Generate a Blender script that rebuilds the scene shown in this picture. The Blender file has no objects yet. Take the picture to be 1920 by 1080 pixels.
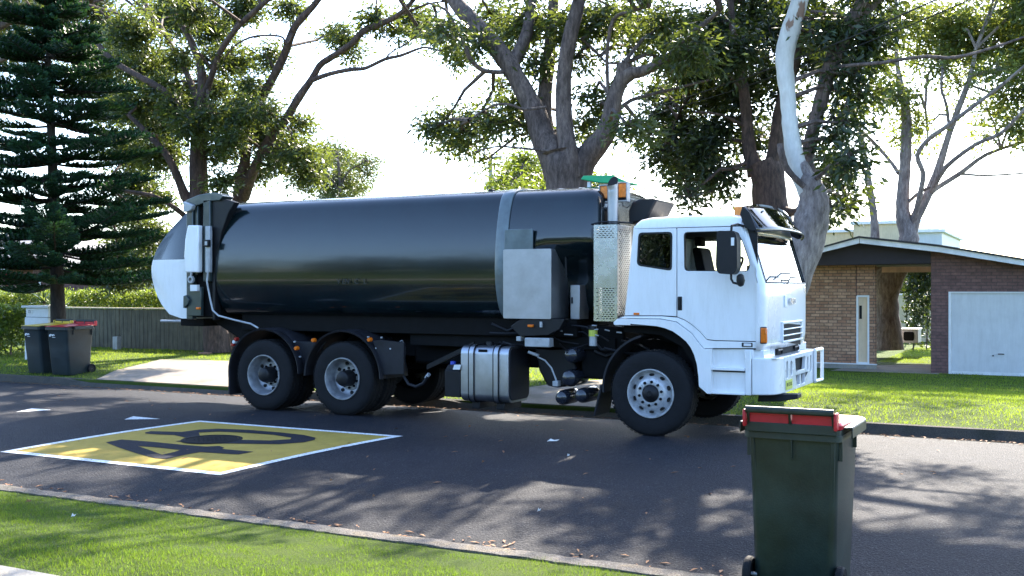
import bpy, math, random
import numpy as np
from mathutils import Vector, Matrix
from mathutils.geometry import tessellate_polygon
random.seed(7); RNG = np.random.default_rng(11)
R = math.radians
SC = bpy.context.scene
COL = SC.collection

# ---------------------------------------------------------------- camera, sky, sun, exposure
FOC = 2003.0; TH = R(27.4); CT, ST = math.cos(TH), math.sin(TH); EYE = 1.8
cd = bpy.data.cameras.new("camera"); cam = bpy.data.objects.new("camera", cd); COL.objects.link(cam)
cd.sensor_width = 36; cd.lens = 36*FOC/1920; cd.clip_start = .05; cd.clip_end = 3000
cam.location = (0, 0, EYE); cam.rotation_euler = (R(90), 0, TH)
SC.camera = cam
SUN_EL = R(37.2); SUN_AZ = R(-6)          # azimuth from +Y towards +X
w = bpy.data.worlds.new("World"); SC.world = w; w.use_nodes = True
nt = w.node_tree; nt.nodes.clear()
sky = nt.nodes.new("ShaderNodeTexSky"); sky.sky_type = 'NISHITA'; sky.sun_disc = False
sky.sun_elevation = SUN_EL; sky.sun_rotation = SUN_AZ
sky.air_density = 1.0; sky.dust_density = 1.2; sky.ozone_density = 4.0
bg = nt.nodes.new("ShaderNodeBackground"); bg.inputs[1].default_value = .15
out = nt.nodes.new("ShaderNodeOutputWorld")
nt.links.new(sky.outputs[0], bg.inputs[0]); nt.links.new(bg.outputs[0], out.inputs[0])
sl = bpy.data.lights.new("sun", 'SUN'); sl.energy = 5.0; sl.angle = R(.55); sl.color = (1, .9, .76)
so = bpy.data.objects.new("sun", sl); COL.objects.link(so)
sdir = Vector((math.sin(SUN_AZ)*math.cos(SUN_EL), math.cos(SUN_AZ)*math.cos(SUN_EL), math.sin(SUN_EL)))
so.rotation_euler = sdir.to_track_quat('Z', 'Y').to_euler(); so.location = (0, 20, 30)
SC.view_settings.view_transform = 'Standard'; SC.view_settings.look = 'None'
SC.view_settings.exposure = 2.35; SC.view_settings.gamma = 1
SC.render.engine = 'CYCLES'
try:
    SC.cycles.max_bounces = 8; SC.cycles.transparent_max_bounces = 12; SC.cycles.sample_clamp_indirect = 4
except Exception: pass

# ---------------------------------------------------------------- measuring helpers (photo pixel -> point on a vertical plane Y = const)
def at(px, py, Y):
    u = (px-960)/FOC; Z = Y/(CT+u*ST); X = u*Z
    return Vector((X*CT-Z*ST, Y, EYE-(py-540)/FOC*Z))
def scale_at(px, Y): return FOC*(CT+(px-960)/FOC*ST)/Y      # pixels per metre
def xz(px, py, Y=12.3):
    p = at(px, py, Y); return (p.x, p.z)
def road_z(y): return .025-.0088*(y-10.6)**2
def onroad(px, py):
    z = 0
    for i in range(15):
        Z = (EYE-z)*FOC/(py-540); X = (px-960)/FOC*Z
        y = X*ST+Z*CT; z = road_z(y)
    return (X*CT-Z*ST, y)
def sstep(a, b, x):
    t = min(1, max(0, (x-a)/(b-a))); return t*t*(3-2*t)
KY = 14.72; NY = 6.83
def ground_z(x, y):
    if y >= KY+.06:
        z = -.004+.085*sstep(KY, KY+1.3, y)
        z += sstep(-13, -7, x)*(-.5)*sstep(16, 27, y)
        return z
    if y <= NY: return -.1+.16*sstep(NY, NY-2.2, y)
    return -.35

# ---------------------------------------------------------------- materials
def mat(name, col=(.5, .5, .5), rough=.6, metal=0, spec=.5, coat=0, noise=None, bump=None, emis=None, alpha=None):
    """noise=(scale, amount, detail) multiplies the colour; bump=(scale, strength)"""
    m = bpy.data.materials.new(name); m.use_nodes = True
    n = m.node_tree; b = n.nodes["Principled BSDF"]
    b.inputs["Base Color"].default_value = (*col, 1); b.inputs["Roughness"].default_value = rough
    b.inputs["Metallic"].default_value = metal; b.inputs["Specular IOR Level"].default_value = spec
    b.inputs["Coat Weight"].default_value = coat; b.inputs["Coat Roughness"].default_value = .03
    tc = n.nodes.new("ShaderNodeTexCoord")
    if noise:
        t = n.nodes.new("ShaderNodeTexNoise"); t.inputs["Scale"].default_value = noise[0]
        t.inputs["Detail"].default_value = noise[2] if len(noise) > 2 else 5
        t.inputs["Roughness"].default_value = .65
        n.links.new(tc.outputs["Object"], t.inputs["Vector"])
        mr = n.nodes.new("ShaderNodeMapRange"); mr.inputs[1].default_value = .3; mr.inputs[2].default_value = .7
        mr.inputs[3].default_value = 1-noise[1]; mr.inputs[4].default_value = 1+noise[1]
        n.links.new(t.outputs[0], mr.inputs[0])
        mx = n.nodes.new("ShaderNodeMix"); mx.data_type = 'RGBA'; mx.blend_type = 'MULTIPLY'; mx.inputs[0].default_value = 1
        mx.inputs[6].default_value = (*col, 1); n.links.new(mr.outputs[0], mx.inputs[7])
        n.links.new(mx.outputs[2], b.inputs["Base Color"])
        mr2 = n.nodes.new("ShaderNodeMapRange"); mr2.inputs[3].default_value = max(.02, rough*.8); mr2.inputs[4].default_value = min(1, rough*1.25)
        n.links.new(t.outputs[0], mr2.inputs[0]); n.links.new(mr2.outputs[0], b.inputs["Roughness"])
    if bump:
        t2 = n.nodes.new("ShaderNodeTexNoise"); t2.inputs["Scale"].default_value = bump[0]; t2.inputs["Detail"].default_value = 4
        n.links.new(tc.outputs["Object"], t2.inputs["Vector"])
        bp = n.nodes.new("ShaderNodeBump"); bp.inputs["Strength"].default_value = bump[1]; bp.inputs["Distance"].default_value = .02
        n.links.new(t2.outputs[0], bp.inputs["Height"]); n.links.new(bp.outputs[0], b.inputs["Normal"])
    if emis:
        b.inputs["Emission Color"].default_value = (*emis[0], 1); b.inputs["Emission Strength"].default_value = emis[1]
    return m
def ramp(n, src, stops):
    r = n.nodes.new("ShaderNodeValToRGB"); e = r.color_ramp.elements
    while len(e) < len(stops): e.new(.5)
    for k, (p, c) in enumerate(stops):
        e[k].position = p; e[k].color = (*c, 1)
    n.links.new(src, r.inputs[0]); return r
def noise_node(n, scale, detail=4, rough=.6, coord="Object", stretch=None):
    tc = n.nodes.new("ShaderNodeTexCoord"); t = n.nodes.new("ShaderNodeTexNoise")
    t.inputs["Scale"].default_value = scale; t.inputs["Detail"].default_value = detail; t.inputs["Roughness"].default_value = rough
    if stretch:
        mp = n.nodes.new("ShaderNodeMapping"); mp.inputs["Scale"].default_value = stretch
        n.links.new(tc.outputs[coord], mp.inputs[0]); n.links.new(mp.outputs[0], t.inputs["Vector"])
    else: n.links.new(tc.outputs[coord], t.inputs["Vector"])
    return t
def mult(n, a, b_, f=1.0, mode='MULTIPLY'):
    mx = n.nodes.new("ShaderNodeMix"); mx.data_type = 'RGBA'; mx.blend_type = mode; mx.inputs[0].default_value = f
    n.links.new(a, mx.inputs[6]); n.links.new(b_, mx.inputs[7]); return mx.outputs[2]

def asphalt_mat():
    m = bpy.data.materials.new("asphalt"); m.use_nodes = True; n = m.node_tree; b = n.nodes["Principled BSDF"]
    tc = n.nodes.new("ShaderNodeTexCoord")
    v = n.nodes.new("ShaderNodeTexVoronoi"); v.inputs["Scale"].default_value = 48
    n.links.new(tc.outputs["Object"], v.inputs["Vector"])
    a = noise_node(n, 62, 7, .85)
    r1 = ramp(n, a.outputs[0], [(.38, (.0025, .004, .009)), (.52, (.009, .012, .021)), (.61, (.05, .05, .056)), (.69, (.40, .385, .37))])
    c = noise_node(n, .55, 4, .6); r2 = ramp(n, c.outputs[0], [(.3, (.72, .72, .74)), (.7, (1.25, 1.22, 1.2))])
    col = mult(n, r1.outputs[0], r2.outputs[0])
    d = noise_node(n, 5, 3, .6); r3 = ramp(n, d.outputs[0], [(.3, (.85, .85, .85)), (.7, (1.1, 1.1, 1.1))])
    col = mult(n, col, r3.outputs[0]); n.links.new(col, b.inputs["Base Color"])
    b.inputs["Roughness"].default_value = .78; b.inputs["Specular IOR Level"].default_value = .2
    bp = n.nodes.new("ShaderNodeBump"); bp.inputs["Strength"].default_value = 1; bp.inputs["Distance"].default_value = .014
    n.links.new(v.outputs["Distance"], bp.inputs["Height"])
    bp2 = n.nodes.new("ShaderNodeBump"); bp2.inputs["Strength"].default_value = 1; bp2.inputs["Distance"].default_value = .016
    n.links.new(a.outputs[0], bp2.inputs["Height"]); n.links.new(bp.outputs[0], bp2.inputs["Normal"])
    n.links.new(bp2.outputs[0], b.inputs["Normal"]); return m
def paint_mat(name, col, wear=.5, under=(.05, .05, .055)):
    m = bpy.data.materials.new(name); m.use_nodes = True; n = m.node_tree; b = n.nodes["Principled BSDF"]
    a = noise_node(n, 45, 8, .8); r1 = ramp(n, a.outputs[0], [(.30+.05*wear, under), (.36+.06*wear, col)])
    c = noise_node(n, 3, 5, .7); r2 = ramp(n, c.outputs[0], [(.3, (.8, .8, .8)), (.7, (1.1, 1.1, 1.1))])
    n.links.new(mult(n, r1.outputs[0], r2.outputs[0]), b.inputs["Base Color"]); b.inputs["Roughness"].default_value = .85; b.inputs["Specular IOR Level"].default_value = .2
    bp = n.nodes.new("ShaderNodeBump"); bp.inputs["Strength"].default_value = .7; bp.inputs["Distance"].default_value = .006
    e = noise_node(n, 110, 5, .7); n.links.new(e.outputs[0], bp.inputs["Height"]); n.links.new(bp.outputs[0], b.inputs["Normal"])
    return m
def leaf_mat(name, c1, c2, trans=.5, tcol=(.30, .42, .05), gloss=.25):
    m = bpy.data.materials.new(name); m.use_nodes = True; n = m.node_tree; n.nodes.clear()
    o = n.nodes.new("ShaderNodeOutputMaterial"); g = n.nodes.new("ShaderNodeNewGeometry")
    r = ramp(n, g.outputs["Random Per Island"], [(0, c1), (.75, c2), (1, tuple(min(1, x*1.5) for x in c2))])
    p = n.nodes.new("ShaderNodeBsdfPrincipled"); n.links.new(r.outputs[0], p.inputs["Base Color"])
    p.inputs["Roughness"].default_value = .42; p.inputs["Specular IOR Level"].default_value = gloss*2
    t = n.nodes.new("ShaderNodeBsdfTranslucent"); r2 = ramp(n, g.outputs["Random Per Island"], [(0, tuple(x*.6 for x in tcol)), (1, tcol)])
    n.links.new(r2.outputs[0], t.inputs[0])
    ms = n.nodes.new("ShaderNodeMixShader"); ms.inputs[0].default_value = trans
    n.links.new(p.outputs[0], ms.inputs[1]); n.links.new(t.outputs[0], ms.inputs[2]); n.links.new(ms.outputs[0], o.inputs[0]); return m
def ground_mat(name, a1, a2, a3, sc=7):
    m = bpy.data.materials.new(name); m.use_nodes = True; n = m.node_tree; b = n.nodes["Principled BSDF"]
    a = noise_node(n, 90, 6, .8); r1 = ramp(n, a.outputs[0], [(.32, a1), (.5, a2), (.68, a3)])
    c = noise_node(n, sc, 5, .65); r2 = ramp(n, c.outputs[0], [(.3, (.65, .68, .6)), (.5, (1, 1, 1)), (.72, (1.35, 1.2, .9))])
    n.links.new(mult(n, r1.outputs[0], r2.outputs[0]), b.inputs["Base Color"])
    b.inputs["Roughness"].default_value = .95; b.inputs["Specular IOR Level"].default_value = .15
    bp = n.nodes.new("ShaderNodeBump"); bp.inputs["Strength"].default_value = 1; bp.inputs["Distance"].default_value = .03
    n.links.new(a.outputs[0], bp.inputs["Height"]); n.links.new(bp.outputs[0], b.inputs["Normal"]); return m
def bark_mat(name, c1, c2, c3, sc=5, st=(1, 1, .25)):
    m = bpy.data.materials.new(name); m.use_nodes = True; n = m.node_tree; b = n.nodes["Principled BSDF"]
    a = noise_node(n, sc*3, 8, .75, stretch=st); c = noise_node(n, sc*.35, 4, .6, stretch=(1, 1, .6))
    r1 = ramp(n, a.outputs[0], [(.36, c1), (.5, c2), (.66, c3)]); r2 = ramp(n, c.outputs[0], [(.35, (.7, .66, .66)), (.65, (1.25, 1.2, 1.15))])
    n.links.new(mult(n, r1.outputs[0], r2.outputs[0]), b.inputs["Base Color"]); b.inputs["Roughness"].default_value = .9
    bp = n.nodes.new("ShaderNodeBump"); bp.inputs["Strength"].default_value = .9; bp.inputs["Distance"].default_value = .03
    n.links.new(a.outputs[0], bp.inputs["Height"]); n.links.new(bp.outputs[0], b.inputs["Normal"]); return m
def brick_mat(name, c1, c2, mortar, tint=(1, 1, 1)):
    m = bpy.data.materials.new(name); m.use_nodes = True; n = m.node_tree; b = n.nodes["Principled BSDF"]
    tc = n.nodes.new("ShaderNodeTexCoord"); sp = n.nodes.new("ShaderNodeSeparateXYZ"); cb = n.nodes.new("ShaderNodeCombineXYZ")
    ad = n.nodes.new("ShaderNodeMath"); ad.operation = 'ADD'
    n.links.new(tc.outputs["Object"], sp.inputs[0]); n.links.new(sp.outputs[0], ad.inputs[0]); n.links.new(sp.outputs[1], ad.inputs[1])
    n.links.new(ad.outputs[0], cb.inputs[0]); n.links.new(sp.outputs[2], cb.inputs[1])
    br = n.nodes.new("ShaderNodeTexBrick"); br.inputs["Scale"].default_value = 1; br.inputs["Brick Width"].default_value = .24
    br.inputs["Row Height"].default_value = .086; br.inputs["Mortar Size"].default_value = .009; br.inputs["Bias"].default_value = 0
    br.inputs["Mortar Smooth"].default_value = .2
    br.inputs["Color1"].default_value = (*c1, 1); br.inputs["Color2"].default_value = (*c2, 1); br.inputs["Mortar"].default_value = (*mortar, 1)
    n.links.new(cb.outputs[0], br.inputs["Vector"])
    a = noise_node(n, 7, 6, .8); r2 = ramp(n, a.outputs[0], [(.3, (.6, .6, .62)), (.7, (1.35, 1.3, 1.25))])
    n.links.new(mult(n, br.outputs[0], r2.outputs[0]), b.inputs["Base Color"]); b.inputs["Roughness"].default_value = .85
    bp = n.nodes.new("ShaderNodeBump"); bp.inputs["Strength"].default_value = .8; bp.inputs["Distance"].default_value = .012; bp.invert = True
    n.links.new(br.outputs["Fac"], bp.inputs["Height"]); n.links.new(bp.outputs[0], b.inputs["Normal"]); return m
def glass_mat(name, tint, fres=1.5, base=.0):
    m = bpy.data.materials.new(name); m.use_nodes = True; n = m.node_tree; n.nodes.clear()
    o = n.nodes.new("ShaderNodeOutputMaterial"); t = n.nodes.new("ShaderNodeBsdfTransparent"); t.inputs[0].default_value = (*tint, 1)
    g = n.nodes.new("ShaderNodeBsdfGlossy"); g.inputs["Roughness"].default_value = .01
    fr = n.nodes.new("ShaderNodeFresnel"); fr.inputs[0].default_value = fres
    ad = n.nodes.new("ShaderNodeMath"); ad.operation = 'ADD'; ad.inputs[1].default_value = base; ad.use_clamp = True
    n.links.new(fr.outputs[0], ad.inputs[0])
    ms = n.nodes.new("ShaderNodeMixShader"); n.links.new(ad.outputs[0], ms.inputs[0]); n.links.new(t.outputs[0], ms.inputs[1]); n.links.new(g.outputs[0], ms.inputs[2])
    n.links.new(ms.outputs[0], o.inputs[0]); return m
def streak_mat(name, col, rough, metal, dirt):
    """sheet surface with vertical dirty streaks"""
    m = mat(name, col, rough, metal, noise=(3, dirt, 6)); n = m.node_tree; b = n.nodes["Principled BSDF"]
    a = noise_node(n, 14, 5, .7, stretch=(1, 1, .12)); r = ramp(n, a.outputs[0], [(.32, (1-dirt*1.6,)*3), (.6, (1, 1, 1))])
    src = b.inputs["Base Color"].links[0].from_socket
    n.links.new(mult(n, src, r.outputs[0]), b.inputs["Base Color"]); return m

M = dict(
    asphalt=asphalt_mat(),
    yellow=paint_mat("yellow_paint", (.34, .24, .045), .9), whiteline=paint_mat("white_paint_line", (.72, .73, .72), 2.0),
    blackpaint=paint_mat("black_paint", (.009, .010, .017), .5, (.16, .12, .04)),
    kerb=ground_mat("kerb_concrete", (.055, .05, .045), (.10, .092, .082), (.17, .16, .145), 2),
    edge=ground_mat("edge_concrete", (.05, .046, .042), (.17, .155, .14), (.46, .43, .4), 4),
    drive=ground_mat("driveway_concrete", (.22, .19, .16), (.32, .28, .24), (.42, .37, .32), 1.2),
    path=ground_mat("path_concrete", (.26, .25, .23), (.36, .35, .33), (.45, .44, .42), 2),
    soil=ground_mat("lawn_soil", (.025, .042, .009), (.055, .09, .014), (.11, .15, .026), 1.3),
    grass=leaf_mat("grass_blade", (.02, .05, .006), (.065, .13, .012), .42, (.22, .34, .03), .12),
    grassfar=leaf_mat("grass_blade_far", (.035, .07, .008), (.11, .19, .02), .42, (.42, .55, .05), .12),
    leafA=leaf_mat("gum_leaf", (.012, .024, .009), (.044, .066, .022), .36, (.23, .29, .04)),
    leafB=leaf_mat("gum_leaf_dark", (.008, .018, .010), (.028, .046, .018), .27, (.14, .19, .02)),
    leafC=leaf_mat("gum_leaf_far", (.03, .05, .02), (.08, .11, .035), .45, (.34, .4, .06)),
    pine=leaf_mat("pine_needle", (.006, .022, .010), (.016, .05, .022), .2, (.06, .16, .03), .1),
    hedge=leaf_mat("hedge_leaf", (.02, .045, .008), (.055, .10, .015), .35, (.32, .42, .04)),
    yucca=leaf_mat("yucca_leaf", (.07, .12, .03), (.2, .28, .07), .35, (.4, .5, .1)),
    bark=bark_mat("gum_bark", (.05, .038, .034), (.12, .088, .078), (.22, .17, .15)),
    barkred=bark_mat("red_gum_bark", (.035, .025, .022), (.085, .055, .046), (.16, .105, .085)),
    barkpale=bark_mat("pale_gum_bark", (.12, .095, .09), (.24, .20, .185), (.38, .33, .31)),
    barkpine=bark_mat("pine_bark", (.015, .012, .011), (.035, .027, .023), (.06, .05, .045)),
    white=mat("white_truck_paint", (.84, .84, .84), .28, coat=.6, noise=(1.2, .035, 6)),
    tank=mat("dark_green_body_paint", (.002, .007, .009), .2, spec=.5, coat=.5, noise=(2, .35, 6), bump=(1.3, .25)),
    bandgrey=mat("pale_grey_body_band", (.11, .14, .15), .3, coat=.4, noise=(4, .3, 6)), tankmid=mat("green_grey_body_paint", (.03, .045, .045), .3, coat=.4, noise=(3, .25, 5)),
    black=mat("black_plastic", (.007, .007, .009), .5, spec=.35, noise=(12, .3)),
    guard=mat("mudguard_plastic", (.014, .014, .018), .55, spec=.35, noise=(8, .35)),
    chassis=mat("chassis_grime", (.005, .005, .0055), .8, spec=.2, noise=(10, .6)),
    airtank=mat('air_tank_paint', (.02, .022, .03), .22, coat=.6, noise=(9, .3)), rubber=mat("tyre_rubber", (.011, .011, .0125), .8, spec=.25, noise=(9, .35), bump=(60, .3)),
    rim=mat("painted_steel_rim", (.50, .51, .53), .35, metal=.25, noise=(9, .2)),
    rimgrey=mat("dusty_steel_rim", (.33, .34, .36), .4, metal=.5, noise=(9, .35)),
    steel=mat("brushed_stainless", (.42, .42, .43), .5, metal=1, noise=(5, .12)),
    chrome=mat("polished_stainless", (.66, .67, .69), .26, metal=1, noise=(4, .08)),
    alu=mat("aluminium_tank", (.46, .47, .50), .4, metal=1, noise=(6, .12)),
    galv=mat("galvanised_grey", (.4, .41, .42), .5, metal=.3, noise=(9, .2)),
    amber=mat("amber_lens", (.75, .16, .01), .25, noise=(30, .2)),
    amberlit=mat("amber_beacon", (.8, .25, .04), .3, noise=(30, .25)),
    green=mat("green_plastic", (.01, .36, .14), .4, noise=(5, .12)),
    blue=mat("blue_cap_plastic", (.02, .05, .4), .4),
    plate=mat("yellow_plate", (.5, .55, .08), .5), ink=mat("dark_ink", (.02, .02, .02), .6),
    ghost=mat("ghost_letter", (.016, .02, .03), .3), reflector=mat("white_plate", (.75, .75, .74), .5),
    redlens=mat("red_lens", (.35, .02, .015), .3),
    glass=glass_mat("window_glass", (.62, .68, .68)), glassdark=glass_mat("tinted_glass", (.22, .27, .3), 1.6, .05),
    screen=glass_mat("windscreen_glass", (.30, .38, .40), 1.7, .14), visor=glass_mat("smoked_visor", (.04, .06, .09), 1.6, .03),
    seat=mat("seat_fabric", (.02, .02, .024), .9, noise=(30, .3)), dash=mat("dash_plastic", (.03, .03, .032), .6),
    bin=mat("bin_plastic", (.012, .021, .018), .42, noise=(3.5, .5, 7), bump=(90, .08)),
    binnew=mat("bin_plastic_clean", (.013, .022, .026), .45, noise=(4, .25), bump=(90, .05)),
    binred=mat("red_lid_plastic", (.42, .008, .02), .38, noise=(6, .2)), binyellow=mat("yellow_lid_plastic", (.62, .42, .03), .4, noise=(6, .2)),
    brickL=brick_mat("brown_brick", (.32, .165, .10), (.50, .31, .20), (.14, .105, .085)),
    brickR=brick_mat("purple_brick", (.20, .11, .10), (.145, .08, .075), (.10, .07, .065)),
    fascia=paint_mat("flaking_white_fascia", (.78, .8, .82), .55, (.12, .07, .05)),
    gable=mat("dark_gable_board", (.028, .024, .034), .7, noise=(4, .2)), roofing=mat("dark_roofing", (.03, .03, .033), .7, noise=(8, .3)),
    cream=streak_mat("cream_wall", (.64, .53, .36), .8, 0, .1), beam=streak_mat("tan_beam", (.72, .58, .45), .8, 0, .1),
    whitewall=streak_mat("white_painted_panel", (.62, .64, .66), .6, 0, .06), doorpaint=streak_mat("cream_door", (.74, .58, .40), .6, 0, .08),
    timber=streak_mat("weathered_timber", (.13, .115, .08), .85, 0, .3), tilegrey=mat("grey_roof", (.22, .22, .23), .8, noise=(6, .3)),
    letter=mat("white_letterbox", (.74, .76, .78), .6, noise=(6, .08)), dark=mat("dark_void", (.008, .008, .008), .9),
    iron=mat("cast_iron", (.006, .006, .007), .85, spec=.15, noise=(40, .4), bump=(60, .4)), dead=mat("dry_leaf", (.75, .73, .68), .8),
    brown=mat("brown_leaf", (.22, .1, .04), .8), polegrey=mat("pole_grey", (.34, .35, .37), .7, noise=(6, .15)), wire=mat("wire_black", (.01, .01, .012), .7),
    redpaint=mat("faded_red_paint", (.3, .03, .03), .6),
)
def whitegum_mat():
    m = bpy.data.materials.new("white_gum_bark"); m.use_nodes = True; n = m.node_tree; b = n.nodes["Principled BSDF"]
    a = noise_node(n, 2.4, 5, .55, stretch=(1, 1, .5)); r1 = ramp(n, a.outputs[0], [(.35, (.22, .13, .09)), (.37, (.5, .47, .43)), (.6, (.66, .64, .6)), (.75, (.56, .50, .44))])
    c = noise_node(n, 22, 5, .7, stretch=(1, 1, .3)); r2 = ramp(n, c.outputs[0], [(.3, (.88, .87, .86)), (.7, (1.06, 1.05, 1.05))])
    n.links.new(mult(n, r1.outputs[0], r2.outputs[0]), b.inputs["Base Color"]); b.inputs["Roughness"].default_value = .75
    bp = n.nodes.new("ShaderNodeBump"); bp.inputs["Strength"].default_value = .4; bp.inputs["Distance"].default_value = .02
    n.links.new(c.outputs[0], bp.inputs["Height"]); n.links.new(bp.outputs[0], b.inputs["Normal"]); return m
M['whitegum'] = whitegum_mat()
def weather(m, lo, sc, st, f):
    # run-off streaks and road film with their own ragged shape
    n = m.node_tree; b = n.nodes["Principled BSDF"]; src = b.inputs["Base Color"].links[0].from_socket
    a = noise_node(n, sc, 8, .8, stretch=st); r = ramp(n, a.outputs[0], [(.30, lo), (.52, (1, 1, 1))])
    n.links.new(mult(n, src, r.outputs[0], f), b.inputs["Base Color"])
    r2 = n.nodes.new("ShaderNodeMapRange"); r2.inputs[1].default_value = .35; r2.inputs[2].default_value = .65; r2.inputs[3].default_value = .10; r2.inputs[4].default_value = .02
    n.links.new(a.outputs[0], r2.inputs[0]); n.links.new(r2.outputs[0], b.inputs["Coat Roughness"])
weather(M['white'], (.74, .72, .68), 9, (1, 1, .16), .35)
weather(M['tank'], (2.0, 1.9, 1.7), 6, (1, 1, .22), .7)
weather(M['bin'], (2.4, 1.75, 1.45), 2.6, (1, 1, .6), .5)
weather(M['rim'], (.45, .42, .38), 14, (1, 1, 1), .8)

# ---------------------------------------------------------------- object helpers
def tag(o, label=None, cat=None, group=None, kind=None):
    if label: o["label"] = label
    if cat: o["category"] = cat
    if group: o["group"] = group
    if kind: o["kind"] = kind
    return o
def empty(name, loc, label, cat, group=None, rz=0):
    o = bpy.data.objects.new(name, None); COL.objects.link(o); o.location = loc; o.rotation_euler = (0, 0, rz)
    o.empty_display_size = .2; return tag(o, label, cat, group)
def pivot(name, parent):
    o = bpy.data.objects.new(name, None); COL.objects.link(o); o.parent = parent; return o
def world_loc(o):
    v = Vector((0, 0, 0))
    while o is not None: v += Vector(o.location); o = o.parent
    return v
class MB:
    def __init__(s): s.v = []; s.f = []
    def add(s, vs, fs):
        k = len(s.v); s.v += [tuple(p) for p in vs]; s.f += [tuple(i+k for i in q) for q in fs]; return s
    def box(s, x0, x1, y0, y1, z0, z1):
        return s.add([(x, y, z) for z in (z0, z1) for y in (y0, y1) for x in (x0, x1)],
                     [(0, 2, 3, 1), (4, 5, 7, 6), (0, 1, 5, 4), (2, 6, 7, 3), (0, 4, 6, 2), (1, 3, 7, 5)])
    def obox(s, c, dx, dy, dz, rz=0, rx=0, ry=0):
        m = Matrix.Rotation(rz, 3, 'Z') @ Matrix.Rotation(ry, 3, 'Y') @ Matrix.Rotation(rx, 3, 'X')
        vs = [Vector(c)+m @ Vector((a*dx/2, b*dy/2, e*dz/2)) for e in (-1, 1) for b in (-1, 1) for a in (-1, 1)]
        return s.add(vs, [(0, 2, 3, 1), (4, 5, 7, 6), (0, 1, 5, 4), (2, 6, 7, 3), (0, 4, 6, 2), (1, 3, 7, 5)])
    def prism(s, pts, holes=(), y0=0, y1=1, axis='Y'):
        """pts/holes as 2-D outlines; axis Y: (x,z), X: (y,z), Z: (x,y)"""
        def P3(p, t):
            return (p[0], t, p[1]) if axis == 'Y' else (t, p[0], p[1]) if axis == 'X' else (p[0], p[1], t)
        loops = [list(pts)]+[list(h) for h in holes]
        tri = tessellate_polygon([[Vector((p[0], p[1], 0)) for p in L] for L in loops])
        flat = [p for L in loops for p in L]; n = len(flat)
        fs = [tuple(t) for t in tri]+[tuple(i+n for i in reversed(t)) for t in tri]
        k = 0
        for L in loops:
            for i in range(len(L)):
                a, b = k+i, k+(i+1) % len(L); fs.append((a, b, b+n, a+n))
            k += len(L)
        return s.add([P3(p, y0) for p in flat]+[P3(p, y1) for p in flat], fs)
    def flat(s, pts, holes=(), zf=lambda x, y: 0):
        loops = [list(pts)]+[list(h) for h in holes]
        tri = tessellate_polygon([[Vector((p[0], p[1], 0)) for p in L] for L in loops])
        return s.add([(p[0], p[1], zf(p[0], p[1])) for L in loops for p in L], [tuple(t) for t in tri])
    def loft(s, rings, caps=True, closed=True):
        n = len(rings[0]); vs = [p for r in rings for p in r]; fs = []
        for i in range(len(rings)-1):
            for j in range(n if closed else n-1):
                a = i*n+j; b = i*n+(j+1) % n; fs.append((a, b, b+n, a+n))
        if caps and closed:
            fs.append(tuple(reversed(range(n)))); fs.append(tuple(range(len(vs)-n, len(vs))))
        return s.add(vs, fs)
    def tube(s, pts, rad, n=8, caps=True):
        pts = [Vector(p) for p in pts]; rad = rad if hasattr(rad, '__len__') else [rad]*len(pts)
        rings = []; ref = None
        for i, p in enumerate(pts):
            d = (pts[min(i+1, len(pts)-1)]-pts[max(i-1, 0)])
            d = d.normalized() if d.length > 1e-9 else Vector((0, 0, 1))
            if ref is None:
                ref = Vector((1, 0, 0)) if abs(d.x) < .8 else Vector((0, 1, 0))
            u = (ref-d*ref.dot(d)).normalized(); ref = u; v = d.cross(u)
            rings.append([p+(u*math.cos(2*math.pi*k/n)+v*math.sin(2*math.pi*k/n))*rad[i] for k in range(n)])
        return s.loft(rings, caps)
    def lathe(s, prof, c, axis='Y', n=40, a0=0, a1=2*math.pi, closed=False):
        """prof: (radius, offset along axis)"""
        rings = []; full = abs(a1-a0-2*math.pi) < 1e-6; m = n if full else n+1
        for k in range(m):
            a = a0+(a1-a0)*k/n; ca, sa = math.cos(a), math.sin(a)
            r = []
            for (q, t) in prof:
                r.append((c[0]+q*ca, c[1]+t, c[2]+q*sa) if axis == 'Y' else (c[0]+t, c[1]+q*ca, c[2]+q*sa) if axis == 'X' else (c[0]+q*ca, c[1]+q*sa, c[2]+t))
            rings.append(r)
        if full: rings.append(rings[0])
        return s.loft(rings, False, closed)
    def build(s, name, m, parent=None, origin=None, bevel=0, smooth=35, seg=2, solid=0):
        me = bpy.data.meshes.new(name)
        o0 = world_loc(parent) if parent else (Vector(origin) if origin is not None else Vector((0, 0, 0)))
        me.from_pydata([(p[0]-o0.x, p[1]-o0.y, p[2]-o0.z) for p in s.v], [], s.f); me.update()
        import bmesh
        bm = bmesh.new(); bm.from_mesh(me); bmesh.ops.remove_doubles(bm, verts=bm.verts, dist=1e-5)
        bmesh.ops.recalc_face_normals(bm, faces=bm.faces); bm.to_mesh(me); bm.free()
        me.materials.append(m)
        o = bpy.data.objects.new(name, me); COL.objects.link(o)
        if parent: o.parent = parent
        elif origin is not None: o.location = o0
        if smooth:
            me.shade_smooth(); me.set_sharp_from_angle(angle=R(smooth))
        if solid:
            q = o.modifiers.new("solid", 'SOLIDIFY'); q.thickness = solid; q.offset = 0
        if bevel:
            q = o.modifiers.new("bevel", 'BEVEL'); q.width = bevel; q.segments = seg; q.limit_method = 'ANGLE'; q.angle_limit = R(40); q.harden_normals = False
        return o
def rbox(x0, x1, y0, y1, z0, z1): return MB().box(x0, x1, y0, y1, z0, z1)
def rrect(x0, x1, z0, z1, r, n=4):
    out = []
    for cx, cz, a in ((x1-r, z1-r, 0), (x0+r, z1-r, 90), (x0+r, z0+r, 180), (x1-r, z0+r, 270)):
        for k in range(n+1):
            t = R(a+90*k/n); out.append((cx+r*math.cos(t), cz+r*math.sin(t)))
    return out
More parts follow.
